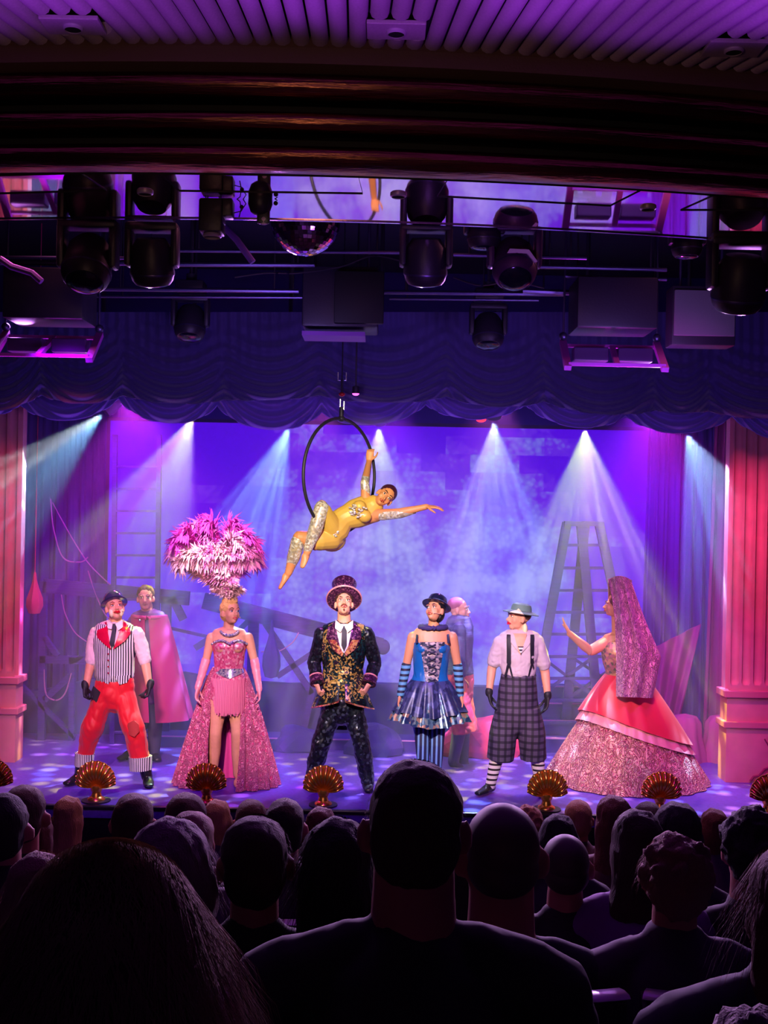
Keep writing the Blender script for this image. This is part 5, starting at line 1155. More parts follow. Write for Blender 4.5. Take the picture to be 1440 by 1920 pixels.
limb(mb, [p(955, 1330), p(942, 1380, -.02), p(938, 1423)], [(.12, .14), (.125, .13), (.118, .12)], dome=False); limb(mb, [p(988, 1330), p(998, 1380, -.02), p(1000, 1423)], [(.12, .14), (.125, .13), (.118, .12)], dome=False)
mb.build('checked_trousers', M_pl, f.root, voxel=.008, wr=.010, wrs=7, wst=(1, 1, .4))
for k, a in (((932, 1418), (919, 1474)), ((1008, 1420), (1013, 1478))): mb = MB(); limb(mb, [p(*k, -.02), p(*a)], [.06, .046]); mb.build('striped_sock', M_sock, f.root, voxel=.006)
for h, t in (((922, 1478, .03), (896, 1492, -.14)), ((1013, 1480, .03), (1018, 1494, -.15))): mb = MB(); hh = p(*h); hh.z = .045; tt = p(*t); tt.z = .03; foot(mb, hh, tt, .043, .05); mb.build('shoe', M_shoe, f.root, voxel=.006)
for s, wr, hd in ((-1, (917, 1300), (924, 1334)), (1, (1027, 1306), (1022, 1340))): mb = MB(); a = p(*wr, -.03); limb(mb, [a + (p(wr[0], wr[1] - 5, -.03) - a), a], [.034, .034]); add_hand(mb, a, p(*hd, -.06) - a, (-s, -.2, 0), ts=s, curl=.28, fat=.002); mb.build('glove', M_glove, f.root, voxel=.0045)
# ---- 6 veiled lady seen from behind
f = Fig('person seen from behind in long lace veil and huge pink crinoline, one arm raised', 1178, 1453, 10.8); p = f.p
T = Torso(f, [(1188, 1160, 18, .06), (1203, 1160, 36, .09), (1225, 1162, 32, .11), (1262, 1166, 28, .10), (1290, 1172, 40, .16)])
M = HM(p(1154, 1136, -.02), headR(-1.9, -.12, 0), .97)
mb = MB(); add_head(mb, M, 1); limb(mb, [p(1158, 1200), p(1156, 1150)], [.052, .05]); T.loft(mb, 1200, 1285, -.004)
limb(mb, [p(1136, 1204), p(1106, 1220, -.04), p(1068, 1188, -.1)], [.052, .047, .03]); a = p(1068, 1188, -.1); add_hand(mb, a, p(1052, 1158, -.1) - a, (-.8, .2, -.3), ts=-1, curl=-.08, k=1.0, spread=.02)
limb(mb, [p(1190, 1204), p(1205, 1240, .1), p(1195, 1275, -.1)], [.05, .045, .03]); a = p(1195, 1275, -.1); add_hand(mb, a, Vector((-.5, -.5, -.4)), (0, .5, -.5), ts=1, curl=.3)
mb.build('body', SKIN2, f.root, voxel=.006); face(f, M, (190, 50, 60), (60, 36, 30))
mb = MB(); hair_cap(mb, M, 1.03); mb.ell((0, 0, 0), (1, 1, 1), M @ Matrix.Translation((0, .07, -.03)) @ Matrix.Diagonal((.06, .05, .08, 1))); mb.build('hair', mat('auburn_hair', (96, 36, 40), .5, bump=.5), f.root)
M_bod = m_sequin('gold_green_brocade', [(170, 120, 110), (110, 100, 90), (210, 150, 120), (190, 110, 130)], 40, .3, .4, .6)
mb = MB(); T.loft(mb, 1212, 1275, .012); mb.build('bodice', M_bod, f.root, voxel=.007)
mb = MB(); limb(mb, [p(1138, 1204), p(1110, 1219, -.035)], [.06, .052]); mb.build('puffed_sleeve', mat('apricot_tulle', (250, 150, 120), .6), f.root, voxel=.007)
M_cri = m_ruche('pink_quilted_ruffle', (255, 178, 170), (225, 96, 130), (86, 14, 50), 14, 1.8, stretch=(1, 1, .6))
def crin(z0f, cu, vt, vb, r0, r1, m, nm, pw=.9, hemf=None, folds=26, amp=.012, nv=24, slit=0):
    def g(a, q):
        th = a * 2 * PI; z_t = p(cu, vt).z; zb = hemf(th) if hemf else .008
        z = z_t * (1 - q) + zb * q
        Q = 1 - z / z_t if not hemf else (z_t - z) / (z_t - .008)
        r = (r0 + (r1 - r0) * (Q if hemf else q) ** pw) * f.k + amp * math.sin(a * folds * 2 * PI + 2 * math.sin(th * 4)) * (.2 + q)
        return (p(cu, vt).x + (p(1174, 1450).x - p(cu, vt).x) * (Q if hemf else q) + math.cos(th) * r, math.sin(th) * r * .95, z)
    mb = MB(); mb.grid(220, nv, g, closed=True); mb.solid(.008); return mb.build(nm, m, f.root)
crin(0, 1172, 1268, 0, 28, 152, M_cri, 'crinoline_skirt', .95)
hem = lambda th: .52 + .13 * math.cos(th - 2.6) - .02
crin(0, 1172, 1266, 0, 33, 157, mat('pink_satin_band', (252, 160, 170), .4, bump=.2), 'satin_band', .93, lambda th: .40 + .17 * math.cos(th + PI * .86), 30, .006, 14)
crin(0, 1172, 1264, 0, 37, 163, mat('red_velvet', (225, 20, 60), .6, sheen=.4), 'red_overskirt', .90, lambda th: .49 + .17 * math.cos(th + PI * .86), 9, .008, 14)
# tall comb with lace veil
M_veil = m_ruche('lace_veil', (240, 170, 195), (205, 120, 170), (120, 60, 110), 20, 1.2, stretch=(1.2, 1, .6))
mb = MB()
def comb(a, q): th = -.5 + 1.0 * a; return p(1158 + 22 * math.sin(th * 1.9), 1132 - 46 * q * math.cos(th * .8), .03 + .02 * math.cos(th))
mb.grid(14, 10, comb); mb.solid(.008); mb.build('hair_comb', mat('gilt_comb', (200, 130, 120), .3, .6), f.root)
def veil(a, q):
    # a across, q down; left edge px and right edge px of the fall
    L = [(1141, 1086), (1149, 1125), (1153, 1165), (1155, 1225), (1155, 1306)]; R_ = [(1184, 1090), (1196, 1125), (1211, 1165), (1240, 1232), (1224, 1309)]
    i = min(int(q * 4), 3); t = q * 4 - i; l = (L[i][0] + (L[i + 1][0] - L[i][0]) * t, L[i][1] + (L[i + 1][1] - L[i][1]) * t); r = (R_[i][0] + (R_[i + 1][0] - R_[i][0]) * t, R_[i][1] + (R_[i + 1][1] - R_[i][1]) * t)
    u, v = l[0] + (r[0] - l[0]) * a, l[1] + (r[1] - l[1]) * a
    dep = -.12 - .26 * q * q - .08 * q * math.sin(a * PI) + (.022 + .022 * q) * math.sin(a * 17 + q * 2) - .05 * math.sin(a * PI); v -= 8 * math.sin(a * PI) * (1 - q) ** 3
    return p(u, v, dep)
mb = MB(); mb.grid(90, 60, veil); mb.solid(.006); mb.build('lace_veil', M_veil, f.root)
def veil2(a, q): return p(1141 + 44 * a, 1088 + 6 * q - 8 * math.sin(a * PI), -.12 + .2 * q - .04 * math.sin(a * PI))
mb = MB(); mb.grid(24, 8, veil2); mb.solid(.006); mb.build('veil_top', M_veil, f.root)

# ---- 7 aerialist on the hoop
M_steel = mat('taped_steel', (52, 48, 62), .5, .4)
HD = 9.95
c0 = P(638, 892, HD); Rh = 107 * HD / F
t = thing('aerial_hoop', c0, 'dark steel aerial hoop hanging above centre stage', 'aerial hoop')
ang = math.acos(63.5 / 107.5)
ring = [Vector((math.sin(a) * Rh * math.cos(ang), math.sin(a) * Rh * math.sin(ang), math.cos(a) * Rh)) for a in [k * 2 * PI / 72 for k in range(72)]]
mb = MB(); mb.tube(ring, .0145, ref=(0, 1, 0), seg=10, closed=True); mb.build('ring', M_steel, t)
zt = Rh
mb = MB(); mb.tube([(0, 0, zt), (0, 0, zt + .10)], .02, seg=10); mb.ell((0, 0, zt + .0), (.035, .03, .025)); mb.build('mounting_tab', M_steel, t)
mb = MB(); mb.tube([(-.012, 0, zt + .06), (-.012, 0, zt + .17)], .007, seg=6); mb.tube([(.02, 0, zt + .08), (.02, 0, zt + .15)], .008, seg=6); mb.build('carabiner', mat('bright_steel', (200, 200, 215), .25, .9), t)
mb = MB(); mb.ell((0, 0, zt + .21), (.028, .028, .02)); mb.build('swivel', mat('red_swivel', (200, 50, 50), .3, .5), t)
mb = MB(); mb.tube([(0, 0, zt + .2), (0, 0, zt + .34)], .011, seg=8); mb.tube([(0, 0, zt + .33), (0, 0, 5.3 - c0.z)], .006, seg=8); mb.build('strap', M_steel, t)
mb = MB(); mb.tube([(-.035, 0, zt + .40), (-.035, 0, zt + .33), (.035, 0, zt + .33), (.035, 0, zt + .40)], .006, seg=6); mb.build('shackle', mat('bright_steel', 0), t)
f = Fig('person in a gold bodysuit lying in the aerial hoop with one arm stretched out', 640, 990, HD); f.o = c0.copy(); f.root.location = c0
# depth of the ring at the grip (right side) and at the lap
p = f.p
def ringdy(u): return (u - 638) * HD / F / math.cos(ang) * math.sin(ang)
gy = ringdy(694)
T_ = [p(702, 946, .02), p(690, 955, .02), p(670, 962, .0), p(645, 972, -.03), p(628, 988, -.05), p(618, 1004, -.05)]
M = HM(p(722, 931, -.0), headR(.12, -.05, .80), .95)
def bodyA(mb, g=0, parts='all'):
    limb(mb, T_, [(.085 + g, .07 + g), (.125 + g, .085 + g), (.125 + g, .1 + g), (.10 + g, .085 + g), (.135 + g, .11 + g), (.115 + g, .11 + g)], ref=(0, 0, 1) if False else (.4, 0, -1))
def arm1(mb, g=0, full=True):
    if full: limb(mb, [p(686, 940, .03), p(684, 906, .02), p(692, 866, gy - .03)], [.045 + g, .036 + g, .026 + g])
def leg1(mb, g=0, k=1): limb(mb, [p(622, 990, -.09), p(603, 950, -.22), p(592, 990, -.24), p(576, 1035, -.24)], [.088 + g, .060 + g, .056 + g, .034 + g])
def leg2(mb, g=0): limb(mb, [p(622, 1008, -.04), p(590, 1014, -.14), p(562, 1008, -.2)], [.105 + g, .085 + g, .06 + g]); limb(mb, [p(561, 1010, -.2), p(552, 1040, -.16), p(541, 1074, -.12)], [.058 + g, .054 + g, .033 + g])
mb = MB(); add_head(mb, M, 1); limb(mb, [p(697, 950, .01), p(712, 938, .0)], [.055, .05]); bodyA(mb); arm1(mb); leg1(mb); leg2(mb)
limb(mb, [p(702, 966, -.02), p(750, 961, -.12), p(800, 950, -.16)], [.05, .038, .025])
mb.ell(p(674, 950, -.08), (.055, .05, .05)); mb.ell(p(684, 968, -.09), (.055, .05, .05)); mb.ell(p(622, 1012, .02), (.12, .1, .1))
limb(mb, [p(690, 968, 0), p(704, 968, -.01)], [.07, .055])
add_hand(mb, p(692, 864, gy - .035), p(695, 842, gy - .04) - p(692, 864, gy - .035), (0.1, 1, 0), ts=-1, curl=.75, k=.92)
a = p(800, 950, -.16); add_hand(mb, a, p(834, 952, -.2) - a, (0, .2, -1), ts=-1, curl=.22, k=.95, spread=.03)
foot(mb, p(575, 1040, -.23), p(567, 1062, -.26), .032, .045); foot(mb, p(540, 1076, -.11), p(525, 1102, -.12), .03, .04)
mb.build('body', mat('skin_gold', (226, 150, 100), .45), f.root, voxel=.005)
face(f, M, (170, 50, 50), (60, 36, 30), (120, 90, 60)); mb = MB(); hair_cap(mb, M, .985); mb.ell((0, 0, 0), (1, 1, 1), M @ Matrix.Translation((0, .11, .08)) @ Matrix.Diagonal((.03, .03, .03, 1))); mb.build('hair', mat('dark_slick_hair', (70, 30, 50), .3), f.root)
M_gold2 = mat('gold_bodysuit', (235, 190, 84), .38, .1); M_silv = m_sequin('silver_sparkle', [(250, 240, 220), (210, 200, 190), (190, 170, 150), (255, 250, 245), (225, 205, 170)], 55, .35, .3, .8)
mb = MB(); bodyA(mb, .005); mb.ell(p(674, 950, -.08), (.059, .055, .055)); mb.ell(p(684, 968, -.09), (.059, .055, .055)); mb.ell(p(622, 1012, .02), (.125, .105, .105)); limb(mb, [p(622, 1008, -.04), p(596, 1013, -.13)], [.110, .092]); limb(mb, [p(622, 990, -.09), p(606, 956, -.2)], [.092, .066]); mb.build('bodysuit', M_gold2, f.root, voxel=.006)
mb = MB(); limb(mb, [p(603, 952, -.225), p(592, 990, -.24), p(577, 1030, -.24)], [.063, .061, .040]); mb.build('sparkling_stocking', M_silv, f.root, voxel=.006)
mb = MB(); limb(mb, [p(559, 1014, -.2), p(552, 1040, -.16), p(543, 1068, -.12)], [.061, .059, .038]); mb.build('sparkling_stocking', M_silv, f.root, voxel=.006)
mb = MB(); limb(mb, [p(686, 925, .03), p(684, 906, .02), p(691, 872, gy - .03)], [.043, .040, .031]); mb.build('sparkling_glove', M_silv, f.root, voxel=.006)
mb = MB(); limb(mb, [p(715, 966, -.05), p(750, 963, -.12), p(796, 951, -.16)], [.047, .042, .029]); mb.build('sparkling_glove', M_silv, f.root, voxel=.006, cut=[(p(750, 957.5, -.12), (.1, -.25, 1))])
mb = MB()
for i in range(34):
    q = random.random(); u = 655 + 32 * random.random(); v = 944 + (u - 655) * .15 + 26 * random.random(); mb.ell(p(u, v, -.115 - .02 * random.random()), (.016, .012, .01), seg=8, ring=6)
mb.build('chest_applique', M_silv, f.root)
mb = MB(); 
for i in range(22): u = 612 + 26 * random.random(); v = 990 + 14 * random.random() + (u - 612) * .1; mb.ell(p(u, v, -.155), (.014, .01, .008), seg=8, ring=6)
mb.build('hip_applique', M_silv, f.root)

# ---- 8 caped man and 9 leather-coated man, in the haze
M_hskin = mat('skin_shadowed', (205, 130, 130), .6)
f = Fig('person in a long magenta cape standing behind the striped-waistcoat clown', 283, 1437, 11.25); p = f.p
T = Torso(f, [(1148, 277, 18, .06), (1160, 278, 34, .09), (1190, 279, 33, .12), (1240, 281, 29, .11), (1300, 283, 30, .12)])
M = HM(p(273, 1122, -.02), headR(.12, -.12, -.05), 1.02); mb = MB(); add_head(mb, M); limb(mb, [p(277, 1162), p(275, 1135)], [.064, .058]); T.loft(mb, 1160, 1300)
for s, sh, el, wr in ((-1, (250, 1166), (246, 1215), (250, 1255)), (1, (305, 1166), (312, 1215), (316, 1262))): limb(mb, [p(*sh), p(*el), p(*wr, -.06)], [.05, .04, .03]); a = p(*wr, -.06); add_hand(mb, a, (0, 0, -1), (-s, 0, 0), ts=s, curl=.5)
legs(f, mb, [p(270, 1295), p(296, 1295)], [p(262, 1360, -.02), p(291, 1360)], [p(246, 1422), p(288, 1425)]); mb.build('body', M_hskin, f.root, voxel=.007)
face(f, M, (150, 70, 70), (70, 40, 40)); mb = MB(); hair_cap(mb, M, 1.02); mb.build('hair', mat('brown_hair', 0), f.root, voxel=.006, wr=.008, wrs=30)
mb = MB(); T.loft(mb, 1160, 1300, .012); [limb(mb, [p(*a), p(*b), p(*c, -.05)], [.064, .054, .044]) for a, b, c in (((251, 1166), (246, 1215), (250, 1250)), ((305, 1166), (312, 1215), (316, 1258)))]; mb.build('dark_tunic', mat('plum_tunic', (96, 40, 110), .7), f.root, voxel=.008)
mb = MB(); limb(mb, [p(271, 1295), p(262, 1360, -.02), p(247, 1425)], [.095, .07, .055]); limb(mb, [p(296, 1295), p(291, 1360), p(288, 1425)], [.095, .07, .055]); mb.build('trousers', mat('dark_trousers', (48, 40, 78), .8), f.root, voxel=.008)
for h, t_ in (((246, 1428, .03), (224, 1436, -.12)), ((288, 1432, .03), (296, 1440, -.14))): mb = MB(); hh = p(*h); hh.z = .045; tt = p(*t_); tt.z = .03; foot(mb, hh, tt); mb.build('boot', M_shoe, f.root, voxel=.007)
mb = MB(); mb.grid(120, 24, lambda a, q: (lambda th, rx, ry, c: (c.x + math.sin(th) * rx, c.y - math.cos(th) * ry, c.z))(.10 + (2 * PI - .2) * a, (34 + 30 * q ** .9) * f.k * (1 + .06 * math.sin(a * 50) * q), .14 + .16 * q, p(280 + 17 * q, 1153 + 192 * q))); mb.solid(.01); mb.build('cape', mat('magenta_cape', (165, 0, 100), .8), f.root)
mb = MB(); mb.tube([p(280, 1156) + Vector((math.sin(a) * .15, -math.cos(a) * .14, 0)) for a in [k * 2 * PI / 24 for k in range(24)]], .022, seg=8, closed=True); mb.build('cape_collar', mat('magenta_cape', 0), f.root)
mb = MB(); mb.ell(p(262, 1163, -.16), .012); mb.build('cape_clasp', mat('bright_steel', 0), f.root)
f = Fig('person in a short dark jacket and flared rose trousers, in profile behind the corset dancer', 858, 1437, 11.25); p = f.p
T = Torso(f, [(1162, 860, 14, .07), (1172, 861, 24, .13), (1195, 862, 23, .15), (1235, 862, 21, .13), (1270, 862, 24, .14), (1300, 862, 24, .14)])
M = HM(p(860, 1143, -.0), headR(1.35, -.05, 0), 1.0); mb = MB(); add_head(mb, M); limb(mb, [p(858, 1172), p(858, 1150)], [.062, .056]); T.loft(mb, 1174, 1300)
limb(mb, [p(860, 1180, -.16), p(862, 1228, -.2), p(866, 1272, -.22)], [.052, .042, .03]); a = p(866, 1272, -.22); add_hand(mb, a, (0, 0, -1), (0, .5, 0), ts=1, curl=.5); limb(mb, [p(868, 1180, .16), p(870, 1228, .2), p(872, 1272, .18)], [.052, .042, .03]); a = p(872, 1272, .18); add_hand(mb, a, (0, 0, -1), (0, -.5, 0), ts=1, curl=.5)
legs(f, mb, [p(858, 1300, -.06), p(866, 1300, .06)], [p(862, 1360, -.06), p(868, 1360, .08)], [p(850, 1425, -.04), p(868, 1425, .1)]); mb.build('body', M_hskin, f.root, voxel=.007); face(f, M, (170, 80, 90), (120, 60, 70))
mb = MB(); mb.ell((0, 0, 0), (1, 1, 1), M @ Matrix.Translation((0, .02, .045)) @ Matrix.Diagonal((.079, .092, .078, 1))); mb.build('cropped_hair', mat('cropped_hair', (150, 60, 110), .7), f.root)
M_jk = mat('ribbed_indigo_jacket', (82, 66, 130), .5, bump=.5, bscale=30, bstretch=(.2, .2, 4))
mb = MB(); T.loft(mb, 1174, 1262, .014); limb(mb, [p(860, 1180, -.16), p(862, 1228, -.2), p(866, 1262, -.22)], [.07, .058, .05]); limb(mb, [p(868, 1180, .16), p(870, 1228, .2), p(872, 1262, .18)], [.07, .058, .05]); mb.build('jacket', M_jk, f.root, voxel=.008, wr=.006)
mb = MB(); T.loft(mb, 1258, 1300, .012); limb(mb, [p(858, 1298, -.06), p(866, 1340, -.1), p(872, 1372, -.1)], [.11, .115, .13], dome=False); limb(mb, [p(866, 1298, .06), p(870, 1340, .1), p(874, 1372, .1)], [.11, .115, .13], dome=False); mb.build('flared_breeches', mat('rose_breeches', (225, 70, 120), .6), f.root, voxel=.008, wr=.01)
mb = MB(); limb(mb, [p(862, 1365, -.06), p(850, 1428, -.04)], [.07, .055]); limb(mb, [p(868, 1365, .08), p(868, 1428, .1)], [.07, .055]); foot(mb, p(848, 1432, -.04), p(866, 1438, -.06)); foot(mb, p(866, 1432, .1), p(884, 1438, .08)); mb.build('tall_boots', mat('grey_boots', (100, 76, 130), .6), f.root, voxel=.008)
# ================================================================== AUDIENCE
M_seat = mat('seat_plush', (44, 26, 56), .9, sheen=.3); M_rail = mat('seat_top_rail', (215, 205, 225), .35, .3); M_frame = mat('seat_frame', (24, 20, 28), .5, .3); M_chr = mat('chrome_ring', (230, 225, 235), .12, 1)
def seat(x, y, label, ring=False, rot=0):
    z = floor_at(y); t = thing('theatre_seat', (x, y, z), label, 'seat', None, rot)
    mb = MB()
    def g(a, q): s = a - .5; return (s * .50, -.20 - .05 * q + .06 * (s * 2) ** 2, .38 + .48 * q + .012 * math.cos(s * PI) * q)
    mb.grid(16, 8, g); mb.thick((0, .07, 0)); mb.build('backrest', M_seat, t)
    mb = MB(); mb.tube([Vector(g(k / 15, 1)) + Vector((0, .03, .008)) for k in range(16)], (.026, .009), ref=(0, 1, 0), seg=8); mb.build('top_rail', M_rail, t)
    mb = MB(); mb.box((0, .06, .40), (.46, .42, .10), bevel=.03); mb.build('cushion', M_seat, t)
    for s in (-1, 1): mb = MB(); mb.box((s * .26, 0, .31), (.035, .38, .62), bevel=.01); mb.build('armrest', M_frame, t)
    if ring: mb = MB(); mb.tube([(.22 + .04 * math.cos(a), -.27 + .04 * math.sin(a), .70) for a in [k * 2 * PI / 20 for k in range(20)]], .004, seg=6, closed=True); mb.box((.22, -.235, .70), (.03, .02, .02)); mb.build('cup_holder', M_chr, t)
    return t
HAIRM = {k: mat('hair_' + k, c, .75, bump=.7, bscale=120, bstretch=(2, 2, .3)) for k, c in dict(black=(22, 16, 20), brown=(58, 36, 34), blonde=(150, 118, 90), grey=(120, 104, 110), red=(84, 36, 36), fair=(140, 104, 90)).items()}
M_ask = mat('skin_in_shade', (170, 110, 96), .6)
def strands(f, M, n, hz, length, spread, m, seed, w=.0016, r=(.09, .10, .09), down=1.0, base=.0):
    rnd = random.Random(seed); mb = MB(); V = mb.bm.verts
    for i in range(n):
        a = rnd.uniform(0, 2 * PI); b = rnd.uniform(-.15, 1.45) if length < .1 else rnd.uniform(-.4, 1.5)
        c = Vector((math.cos(a) * math.cos(b) * r[0], math.sin(a) * math.cos(b) * r[1], math.sin(b) * r[2] + .035)); n_ = c.normalized()
        L = length * rnd.uniform(.5, 1.3); side = Vector((-math.sin(a), math.cos(a), 0)); k0 = rnd.uniform(-1, 1) * spread
        pts = [c, c + (n_ * .35 + side * k0) * L * .35 + Vector((0, 0, -.25 * L * down)), c + (n_ * .5 + side * k0 * 1.3) * L * .6 + Vector((0, 0, -.6 * L * down)), c + (n_ * .55 + side * k0 * 1.2) * L * .75 + Vector((0, 0, -1.0 * L * down))]
        wv = side * w; pr = None
        for j, q in enumerate(pts):
            q = M @ q; k = 1 - j / 3.2; aa, bb = V.new(q - wv * k), V.new(q + wv * k)
            if pr: mb.bm.faces.new((pr[0], pr[1], bb, aa))
            pr = (aa, bb)
    return mb.build('loose_hair', m, f, smooth=False)
SAT = []
def aud(u, vt, wpx, Y, style, hair, shirt, label, yaw=0, tilt=0, sh=.20, ears=True, vox=.012, seated=True, hy=0, nk=.06, ln=.3):
    Wm = wpx * Y / F; base = {'short': .166, 'bald': .156, 'bob': .20, 'long': .19, 'curly': .185, 'messy': .30, 'pony': .168}[style]
    k = max(.82, min(1.25, Wm / base)); k = min(k, 1.12) if style != 'messy' else k
    top = P(u, vt, Y); fl = floor_at(Y); t = thing('person', (top.x, Y, fl), label, 'person'); SAT.append((top.x, Y))
    z = lambda q: q - fl
    hc = Vector((0, hy, z(top.z) - .117 * k - (.012 if style != 'bald' else 0))); M = HM(hc, headR(PI + yaw, -.05, tilt), k)
    sz = hc.z - .205 * k; hip = .50
    mb = MB(); add_head(mb, M); limb(mb, [(0, -.02, sz - .02), hc + Vector((0, -.015, -.06))], [nk * 1.1 * k, nk * k])
    if style in ('short', 'bald'):
        for s in (-1, 1): mb.ell((0, 0, 0), (1, 1, 1), M @ Matrix.Translation((s * .090, .005, -.012)) @ Matrix.Rotation(s * .35, 4, 'Z') @ Matrix.Diagonal((.012, .02, .034, 1)))
    def trunk(mb, g=0):
        mb.tube([(0, -.03, hip), (0, -.06, (hip + sz) / 2 - .04), (0, -.05, sz - .12), (0, -.03, sz - .035), (0, -.02, sz + .03)], [(.17 + g, .13 + g), (.155 + g, .12 + g), (.175 + g, .125 + g), (.15 + g, .09 + g), (.065 + g, .06 + g)], seg=20, dome=True)
        for s in (-1, 1): limb(mb, [(s * .10, -.025, sz - .005), (s * sh, -.03, sz - .055), (s * (sh + .045), 0, sz - .30), (s * .17, .22, sz - .36)], [.045 + g, .058 + g, .045 + g, .036 + g])
    trunk(mb)
    for s in (-1, 1):
        limb(mb, [(s * .09, -.02, hip), (s * .11, .32, hip + .01), (s * .11, .33, .10)], [.085, .062, .042]); foot(mb, (s * .11, .32, .05), (s * .115, .45, .035)); add_hand(mb, (s * .17, .22, sz - .36), (-s * .5, .8, -.2), (0, 0, -1), ts=-s, curl=.4)
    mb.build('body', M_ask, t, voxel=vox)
    mb = MB(); trunk(mb, .014); mb.build('top', shirt, t, voxel=vox, wr=.008, wrs=8)
    mb = MB(); [limb(mb, [(s * .09, -.02, hip), (s * .11, .32, hip + .01), (s * .11, .33, .12)], [.095, .072, .055]) for s in (-1, 1)]; mb.build('trousers', mat('dark_trousers', (48, 40, 78), .8), t, voxel=.014)
    hm = HAIRM[hair]
    E = lambda mb, c, r: mb.ell((0, 0, 0), (1, 1, 1), M @ Matrix.Translation(Vector(c)) @ Matrix.Diagonal((*r, 1)), seg=24, ring=16)
    if style == 'bald': mb = MB(); E(mb, (0, .018, .030), (.0775, .096, .086)); E(mb, (0, .04, -.01), (.074, .072, .06)); mb.build('cropped_hair', mat('shaved_hair', (62, 44, 48), .6), t)
    else:
        mb = MB(); E(mb, (0, .02, .04), (.084, .098, .088)); E(mb, (0, .045, -.01), (.079, .075, .085))
        if style == 'curly':
            rnd = random.Random(int(u))
            for _ in range(60): a, b = rnd.uniform(0, 2 * PI), rnd.uniform(-.5, 1.5); E(mb, (math.cos(a) * math.cos(b) * .085, .03 + math.sin(a) * math.cos(b) * .09, .035 + math.sin(b) * .085), (.02, .02, .02))
        if style in ('bob', 'messy'): E(mb, (0, .03, -.03), (.105, .10, .12)); E(mb, (0, .04, -.11), (.10, .08, .07))
        if style == 'messy': E(mb, (0, .03, -.04), (.135, .12, .14))
        if style == 'long': E(mb, (0, .035, -.03), (.092, .095, .11)); limb(mb, [M @ Vector((0, .04, .0)), M @ Vector((0, .06, -.12)), M @ Vector((.01, .10, -.12 - ln * .6)), M @ Vector((-.01, .11, -.12 - ln))], [(.09 * k, .085 * k), (.092 * k, .07 * k), (.10 * k, .045 * k), (.05 * k, .03 * k)])
        if style == 'pony': limb(mb, [M @ Vector((0, .11, .05)), M @ Vector((0, .15, .0)), M @ Vector((0, .14, -.18))], [.025, .03, .02])
        if style == 'messy': limb(mb, [M @ Vector((0, .04, .0)), M @ Vector((0, .08, -.14)), M @ Vector((.02, .12, -.42))], [(.12 * k, .10 * k), (.165 * k, .10 * k), (.20 * k, .06 * k)])
        mb.build('hair', hm, t, voxel=.008 if Y < 3 else .011, wr=.012 if style in ('curly', 'messy') else .006, wrs=40 if style == 'curly' else 18, wst=(2, 2, .4) if style in ('long', 'messy', 'bob') else (1, 1, 1))
        if Y < 3.2: strands(t, M, {'messy': 5000, 'bob': 900, 'long': 700, 'curly': 700, 'short': 900, 'pony': 400}[style], 0, {'messy': .34, 'bob': .12, 'long': .22, 'curly': .05, 'short': .02, 'pony': .06}[style], {'messy': .35, 'short': .5, 'curly': .9}.get(style, .25), HAIRM['blonde'] if style == 'messy' else hm, int(u), w=.0012 if Y > 2.3 else .0008, r=(.125, .12, .115) if style == 'messy' else (.084, .095, .088))  # paler strands stand in for rim light on the tousled hair
    return t, M
def sh_(c, n): return mat('top_' + n, c, .8)
S1, S2, S3, S4, S5, S6 = sh_((34, 28, 40), 'charcoal'), sh_((60, 36, 72), 'plum'), sh_((44, 44, 60), 'slate'), sh_((120, 60, 150), 'lilac'), sh_((70, 40, 46), 'maroon'), sh_((30, 34, 52), 'navy')
# row by row, nearest first
aud(205, 1600, 400, 1.35, 'messy', 'brown', S1, 'person nearest the camera at lower left, wide tousled brown hair seen from behind', hy=.0, vox=.010)
aud(780, 1418, 176, 2.0, 'short', 'brown', S1, 'tall broad person with short hair right in front, blocking the stage centre', sh=.235, nk=.072, vox=.009)
aud(1478, 1578, 150, 2.0, 'long', 'red', S3, 'person with long reddish hair cut off by the right edge', sh=.2)
aud(1440, 1888, 170, 1.1, 'curly', 'grey', S5, 'person whose hair top just shows in the lower right corner')
aud(322, 1528, 195, 2.62, 'bob', 'grey', S2, 'person with a big rounded bob behind the tousled brown hair', sh=.17)
aud(482, 1522, 126, 2.62, 'short', 'brown', S1, 'person with short dark hair and sharp rim light, third row left of centre', tilt=.03, sh=.2)
aud(634, 1527, 150, 2.62, 'long', 'black', S1, 'person with long straight dark hair beside the tall broad person', sh=.2, ln=.22)
aud(942, 1502, 140, 2.62, 'bald', 'brown', S6, 'bald person with ears visible right of the tall broad person', sh=.225, nk=.068)
aud(1264, 1560, 128, 2.62, 'curly', 'fair', S2, 'person with short wavy fair hair and an earring, right side', sh=.18)
aud(1060, 1562, 88, 3.4, 'bald', 'brown', S1, 'small balding person between the bald person and the wavy fair hair', sh=.17)
aud(1194, 1512, 108, 3.4, 'long', 'brown', S4, 'person with brown shoulder-length hair and purple top right of centre', sh=.18, ln=.12)
aud(1408, 1512, 118, 3.4, 'curly', 'black', S1, 'person with thick curly dark hair near the right edge', sh=.2)
aud(362, 1514, 88, 3.4, 'pony', 'fair', S2, 'person with centre-parted braided hair behind the rounded bob', sh=.16)
aud(12, 1484, 90, 3.4, 'short', 'black', S1, 'person with short dark hair cut off by the left edge', sh=.2)
aud(76, 1590, 105, 2.62, 'long', 'fair', S4, 'person with thin fair hair and purple top at left, low in seat', sh=.17, ln=.1)
aud(868, 1560, 70, 3.4, 'long', 'black', S1, 'person almost hidden between tall broad person and bald person', ln=.1, sh=.15)
aud(48, 1468, 80, 4.3, 'short', 'brown', S1, 'dark-haired person in front of the person at the left edge', sh=.18)
aud(72, 1524, 66, 5.1, 'long', 'red', S2, 'short person with auburn hair beside the two heads at the left edge', ln=.15, sh=.16)
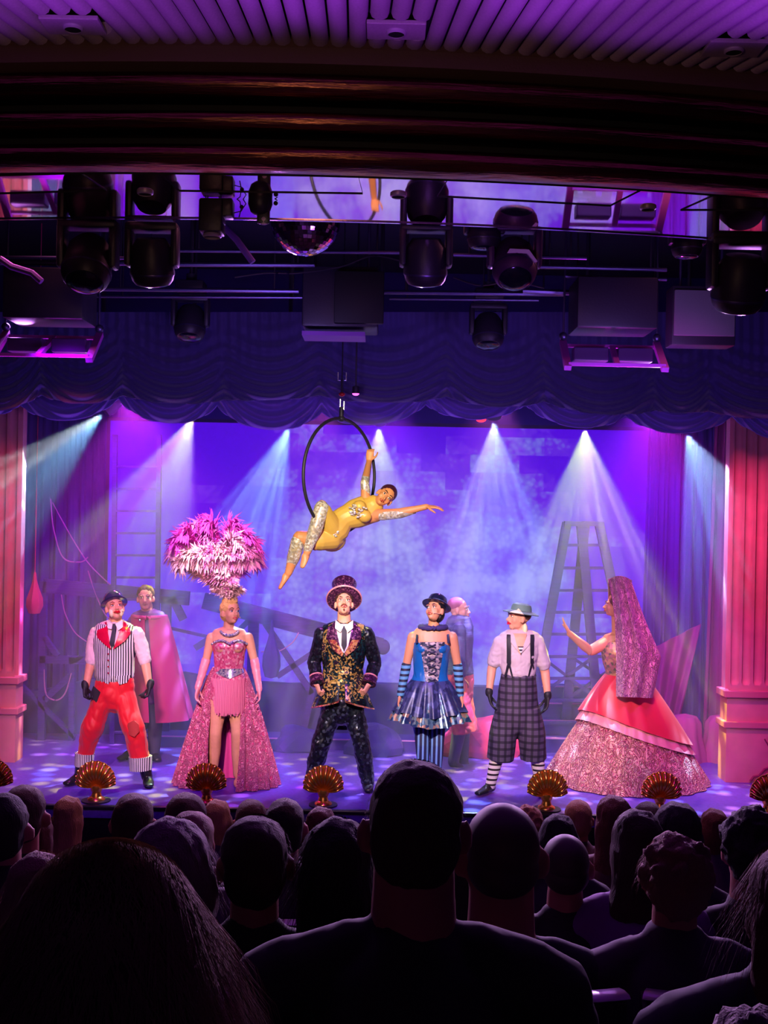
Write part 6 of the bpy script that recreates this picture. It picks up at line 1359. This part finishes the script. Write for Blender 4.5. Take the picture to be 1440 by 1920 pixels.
aud(252, 1484, 78, 4.3, 'short', 'brown', S1, 'person with short brown hair facing the gold shell at left', sh=.19)
aud(535, 1494, 76, 4.3, 'short', 'black', S1, 'dark-haired person in front of the ringmaster', sh=.18)
aud(1046, 1522, 84, 4.3, 'bob', 'black', S1, 'person with a smooth black bob below the striped-sock mime', sh=.17)
aud(1268, 1500, 100, 4.3, 'long', 'black', S1, 'person with long glossy black hair right of centre', sh=.18, ln=.2)
aud(350, 1483, 78, 5.1, 'short', 'brown', S5, 'brown-haired person under the pink showgirl', sh=.18)
aud(602, 1509, 60, 5.1, 'bob', 'red', S2, 'person with small round auburn head beside the tall broad person', sh=.16)
aud(1150, 1488, 76, 5.1, 'long', 'red', S5, 'person with auburn hair below the pink crinoline', sh=.17, ln=.15)
aud(130, 1490, 62, 5.9, 'long', 'blonde', S4, 'person with long blonde hair and shiny purple top in the front row', sh=.19, ln=.18)
aud(408, 1496, 56, 5.9, 'bob', 'blonde', S2, 'blonde person in the front row below the pink showgirl', sh=.16)
aud(472, 1496, 60, 5.9, 'short', 'brown', S1, 'person with short hair in the front row left of the ringmaster', sh=.18)
aud(1084, 1496, 52, 5.9, 'short', 'blonde', S5, 'fair-haired person in the front row below the veiled lady', sh=.18)
aud(1338, 1513, 60, 5.9, 'bob', 'red', S2, 'person with auburn bob in the front row at right', sh=.16)
aud(990, 1508, 54, 5.9, 'curly', 'fair', S2, 'person with curly fair hair in the front row right of centre', sh=.16)
aud(1214, 1500, 56, 5.9, 'short', 'black', S1, 'dark-haired person in the front row beneath the pink crinoline hem', sh=.17)
# rows of seats
names = ['nearest row', 'second row', 'third row', 'fourth row', 'fifth row', 'sixth row', 'front row']
for ri, Y in enumerate(ROWS):
    if ri == 0: continue
    half = 720 * Y / F + .15; xs_ = []
    for x, y in sorted(SAT):
        if abs(y - Y) < .01 and all(abs(x - q) > .47 for q in xs_): xs_.append(x)
    x = -half
    while x < half:
        if all(abs(x - q) > .53 for q in xs_): xs_.append(x)
        x += .05
    xs_.sort(); od = ['first', 'second', 'third', 'fourth', 'fifth', 'sixth', 'seventh', 'eighth', 'ninth', 'tenth']
    for i, x in enumerate(xs_):
        seat(x, Y + .0, 'dark plush theatre seat with pale top rail, %s, %s from the left' % (names[ri], od[i]), ring=(ri < 3))
